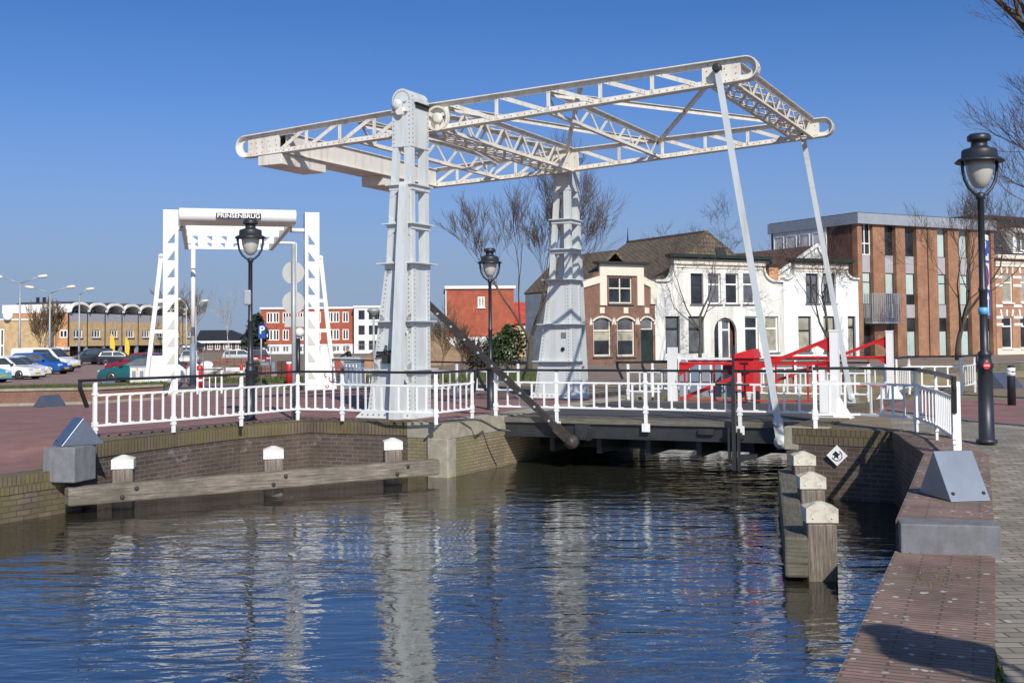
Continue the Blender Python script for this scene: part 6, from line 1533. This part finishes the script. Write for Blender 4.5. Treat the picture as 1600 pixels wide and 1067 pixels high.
tree('bare_tree', 'bare tree in front of the bright white stucco house', gnd(1296, 67), 6.8, 23, .34, .15, .8, 7, (2, 3), lean=(-.06, 0), twr=.007, up=.15)
tree('bare_tree', 'bare tree in front of the flat roofed office block', gnd(1497, 74), 10.0, 9, .30, .2, .65, 7, (2, 3), up=.4, twr=.008)
tl_ = V((12.9, 26.2, .1))
_f = [(V((0, 0, -.05)), V((0, 0, 1)), 6.0, .26, 0)]
for _z, _e, _l, _y in ((3.4, .05, 1.0, .2), (3.7, .22, 1.15, -.2), (4.3, .2, 1.15, .3), (4.9, .3, 1.1, -.3), (5.3, .25, 1.0, .1), (5.9, .5, .8, 0), (8.4, .1, .75, 0), (2.9, .35, 1.1, .5)):
    _f.append((V((0, 0, _z)), V((-1, _y, _e)).normalized(), _l, .036, 2))
_f.append((V((0, 0, 5.8)), V((-.1, 0, 1)).normalized(), 3.2, .14, 1))
tree('bare_tree', 'large bare tree whose branches reach in from the right edge', tl_, 9, 31, .32, .3, .55, 6, (3, 3), up=.12, twr=.004, first=_f, tm='twig_brown')
tree('pale_birch', 'thin pale birch behind the building site fence', gnd(362, 95), 5.6, 4, .5, .05, .45, 4, (2, 3), 'birch_bark', 'birch_bark', grp=None, twr=.012)
tree('bare_shrub', 'tall many stemmed bare shrub beside the yellow annex', place(63, 128), 6.5, 8, .12, .10, .5, 5, (3, 4), 'twig_tan', 'twig_tan', up=.6, grp=None, cat='shrub', twr=.03)
tree('bare_tree', 'small bare tree far behind the gate bridge', gnd(280, 170), 9, 14, .3, .12, .5, 5, (3, 3), 'twig_tan', 'twig_tan', twr=.03)
tree('bare_shrub', 'reddish bare shrub in front of the red brick block', gnd(690, 62), 3.4, 18, .12, .05, .6, 5, (3, 4), 'twig_tan', 'twig_tan', up=.5, grp=None, cat='shrub', twr=.008)
tree('bare_shrub', 'straw coloured shrub left of the green bush', gnd(722, 58), 2.4, 28, .12, .04, .6, 5, (3, 4), 'twig_tan', 'twig_tan', up=.6, grp=None, cat='shrub', twr=.008)
def leafy(name, label, loc, blobs, n, leaf, mats, seed, cat='bush', trunk=.4):
    rnd = random.Random(seed); r_ = thing(name, label, cat, loc); ms = [MB() for _ in mats]
    for k in range(n):
        bx, by, bz, br, bh = rnd.choice(blobs); a, t = rnd.uniform(0, 6.28), rnd.uniform(-1, 1); rad = rnd.uniform(.45, 1.08)
        c = V((bx + br * rad * math.cos(a) * math.sqrt(1 - t * t), by + br * rad * math.sin(a) * math.sqrt(1 - t * t), max(.05, bz + bh * rad * t)))
        u = V((rnd.uniform(-1, 1), rnd.uniform(-1, 1), rnd.uniform(-.5, 1))).normalized(); v = u.orthogonal().normalized(); v.rotate(Matrix.Rotation(rnd.uniform(0, 6.28), 3, u)); s = leaf * rnd.uniform(.6, 1.4)
        ms[k % len(mats)].add([c - v * s * .5, c + u * s + v * .1 * s, c + v * s * .5, c - u * s * .6], [(0, 1, 2, 3)])
    for mb, mt in zip(ms, mats): mb.build('foliage', mt, r_)
    m_ = MB(); m_.tube([(0, 0, -.1), (0, 0, trunk), (.05, 0, trunk * 2.2)], [.07, .05, .02], 6); m_.build('stem', 'bark', r_); return r_
plain('leaf_dark', (.030, .055, .018), .6, .4, 4); plain('leaf_mid', (.065, .10, .030), .6, .4, 4); plain('leaf_bronze', (.10, .085, .045), .7, .4, 4); plain('needle', (.020, .035, .022), .8, .4, 4)
leafy('green_bush', 'broad evergreen bush right of the middle lamp post', gnd(792, 56), [(0, 0, 1.1, .9, .95), (.35, 0, 1.5, .65, .8), (-.5, .1, 1.2, .6, .8), (.1, 0, 1.9, .4, .5)], 2600, .10, ['leaf_dark', 'leaf_mid'], 3)
leafy('brown_hedge', 'clipped brownish hedge behind the middle lamp post', gnd(752, 60), [(0, 0, 1.0, .75, .95), (.4, 0, 1.1, .6, .9), (-.4, 0, .95, .55, .85)], 1500, .10, ['leaf_bronze'], 4, 'hedge')
leafy('evergreen_tree', 'dark evergreen tree beside the red brick terrace', gnd(397, 190), [(0, 0, 2.0, 2.2, 1.8), (.4, 0, 3.8, 1.7, 1.5), (.5, 0, 5.4, 1.0, 1.2)], 1100, .5, ['needle'], 6, 'tree', 2)

# ------------------------------------------------------------------ planter, grass and weeds
def low_wall(label, pts, h, mat, cap):
    pts = [V((p.x, p.y, 0)) for p in pts]; o = pts[0]; r_ = thing('planter_wall', label, 'low wall', o); m_ = MB(); c_ = MB()
    for a, b in zip(pts[:-1], pts[1:]):
        z = min(ground_z(a.x, a.y), ground_z(b.x, b.y)); m_.bar(a - o + V((0, 0, z + h / 2 - .1)), b - o + V((0, 0, z + h / 2 - .1)), .25, h + .2); c_.bar(a - o + V((0, 0, z + h + .04)), b - o + V((0, 0, z + h + .04)), .34, .08)
    m_.build('wall_face', mat, r_); c_.build('coping', cap, r_)
pl_ = [gz(-60, 634, -.45), gz(12, 632, -.45), gz(150, 628, -.42), gz(250, 622, -.42)]
kb = [p + V((.4, -1.5, 0)) for p in pl_]
m_ = MB()
for a, b_ in zip(kb[:-1], kb[1:]): m_.bar(V((a.x, a.y, ground_z(a.x, a.y) + .03)), V((b_.x, b_.y, ground_z(b_.x, b_.y) + .03)), .25, .1)
tag(m_.build('kerb', 'old_concrete'), kind='structure')
low_wall('low red brick planter wall with a pale coping along the car park', pl_, .42, 'red_house_brick', 'old_concrete')
def grass(label, name, poly, n, h, seed, mats=('grass_green',), w_=.02, zf=ground_z, wall_top=None):
    rnd = random.Random(seed); xs_ = [p[0] for p in poly]; ys_ = [p[1] for p in poly]; m_ = MB(); k = 0
    while k < n:
        x, y = rnd.uniform(min(xs_), max(xs_)), rnd.uniform(min(ys_), max(ys_))
        if not inside(x, y, poly): continue
        k += 1; z = zf(x, y); a = rnd.uniform(0, 6.28); hh_ = h * rnd.uniform(.4, 1.2); d = V((math.cos(a), math.sin(a), 0)); l_ = V((rnd.uniform(-.5, .5), rnd.uniform(-.5, .5), 0)) * hh_
        m_.add([V((x, y, z)) - d * w_, V((x, y, z)) + d * w_, V((x, y, z + hh_)) + l_], [(0, 1, 2)])
    return tag(m_.build(name, mats[0]), label, 'grass', kind='stuff')
off = V((-.3, 2.2, 0))
grass('rough green grass strip on top of the brick planter', 'grass', [pl_[0] + V((0, .2, 0)), pl_[1] + V((0, .2, 0)), pl_[2] + V((0, .2, 0)), pl_[3] + V((0, .2, 0)), pl_[3] + off, pl_[2] + off, pl_[1] + off, pl_[0] + off], 9000, .22, 1, w_=.035, zf=lambda x, y: ground_z(x, y) + .35)
grass('green grass verge between the road and the building site', 'grass', [gz(330, 592, -.4), gz(470, 600, -.4), gz(640, 600, -.3), gz(660, 590, -.3), gz(470, 584, -.4), gz(330, 584, -.4)], 7000, .25, 2, w_=.03)
grass('grass along the quay behind the middle railing', 'grass', [gz(690, 600, -.1), gz(840, 600, 0), gz(840, 585, 0), gz(690, 585, -.1)], 4000, .3, 3, w_=.02)
plain('weed', (.13, .14, .035), .9, .5, 5); plain('dry_grass', (.30, .25, .12), .9, .3, 5)
e1 = RW[5] + V((.92, -.39, 0)) * .74; e2 = RW[4] + V((.92, -.39, 0)) * .74; nn_ = V((.92, -.39, 0))
grass('weeds along the joint between the right wall and the path', 'weeds', [e1 - nn_ * .05, e1 + nn_ * .1, e2 + nn_ * .1 + V((.6, 3, 0)), e2 + V((.5, 3, 0)), e2 - nn_ * .05], 2600, .04, 5, ('weed',), .010)
sp = RW[4] + V((0, -.13, 0))
grass('weeds at the foot of the grey stone step', 'weeds', [sp + V((.0, -.1, 0)), sp + V((.8, -.1, 0)), sp + V((.8, .02, 0)), sp + V((0, .02, 0))], 60, .05, 6, ('weed',), .008, zf=lambda x, y: -.175)
mid = RW[4] + V((-.25, -1.1, 0))
grass('thin grass growing in the brick joints of the wall top', 'weeds', [mid + V((-.1, -.4, 0)), mid + V((.5, -.4, 0)), mid + V((.6, .3, 0)), mid + V((0, .3, 0))], 90, .024, 7, ('weed',), .006, zf=lambda x, y: -.175)
# near-water houses: kerb line of the road on the right
m_ = MB(); kp = [V((7.6, 23.6, 0)), V((8.0, 20.4, 0)), V((8.9, 18.3, 0)), V((14, 13, 0))]
for a, b in zip(kp[:-1], kp[1:]): m_.bar(a + V((0, 0, ground_z(a.x, a.y) + .0)), b + V((0, 0, ground_z(b.x, b.y) + .0)), .12, .05)
tag(m_.build('kerb', 'granite'), kind='structure')
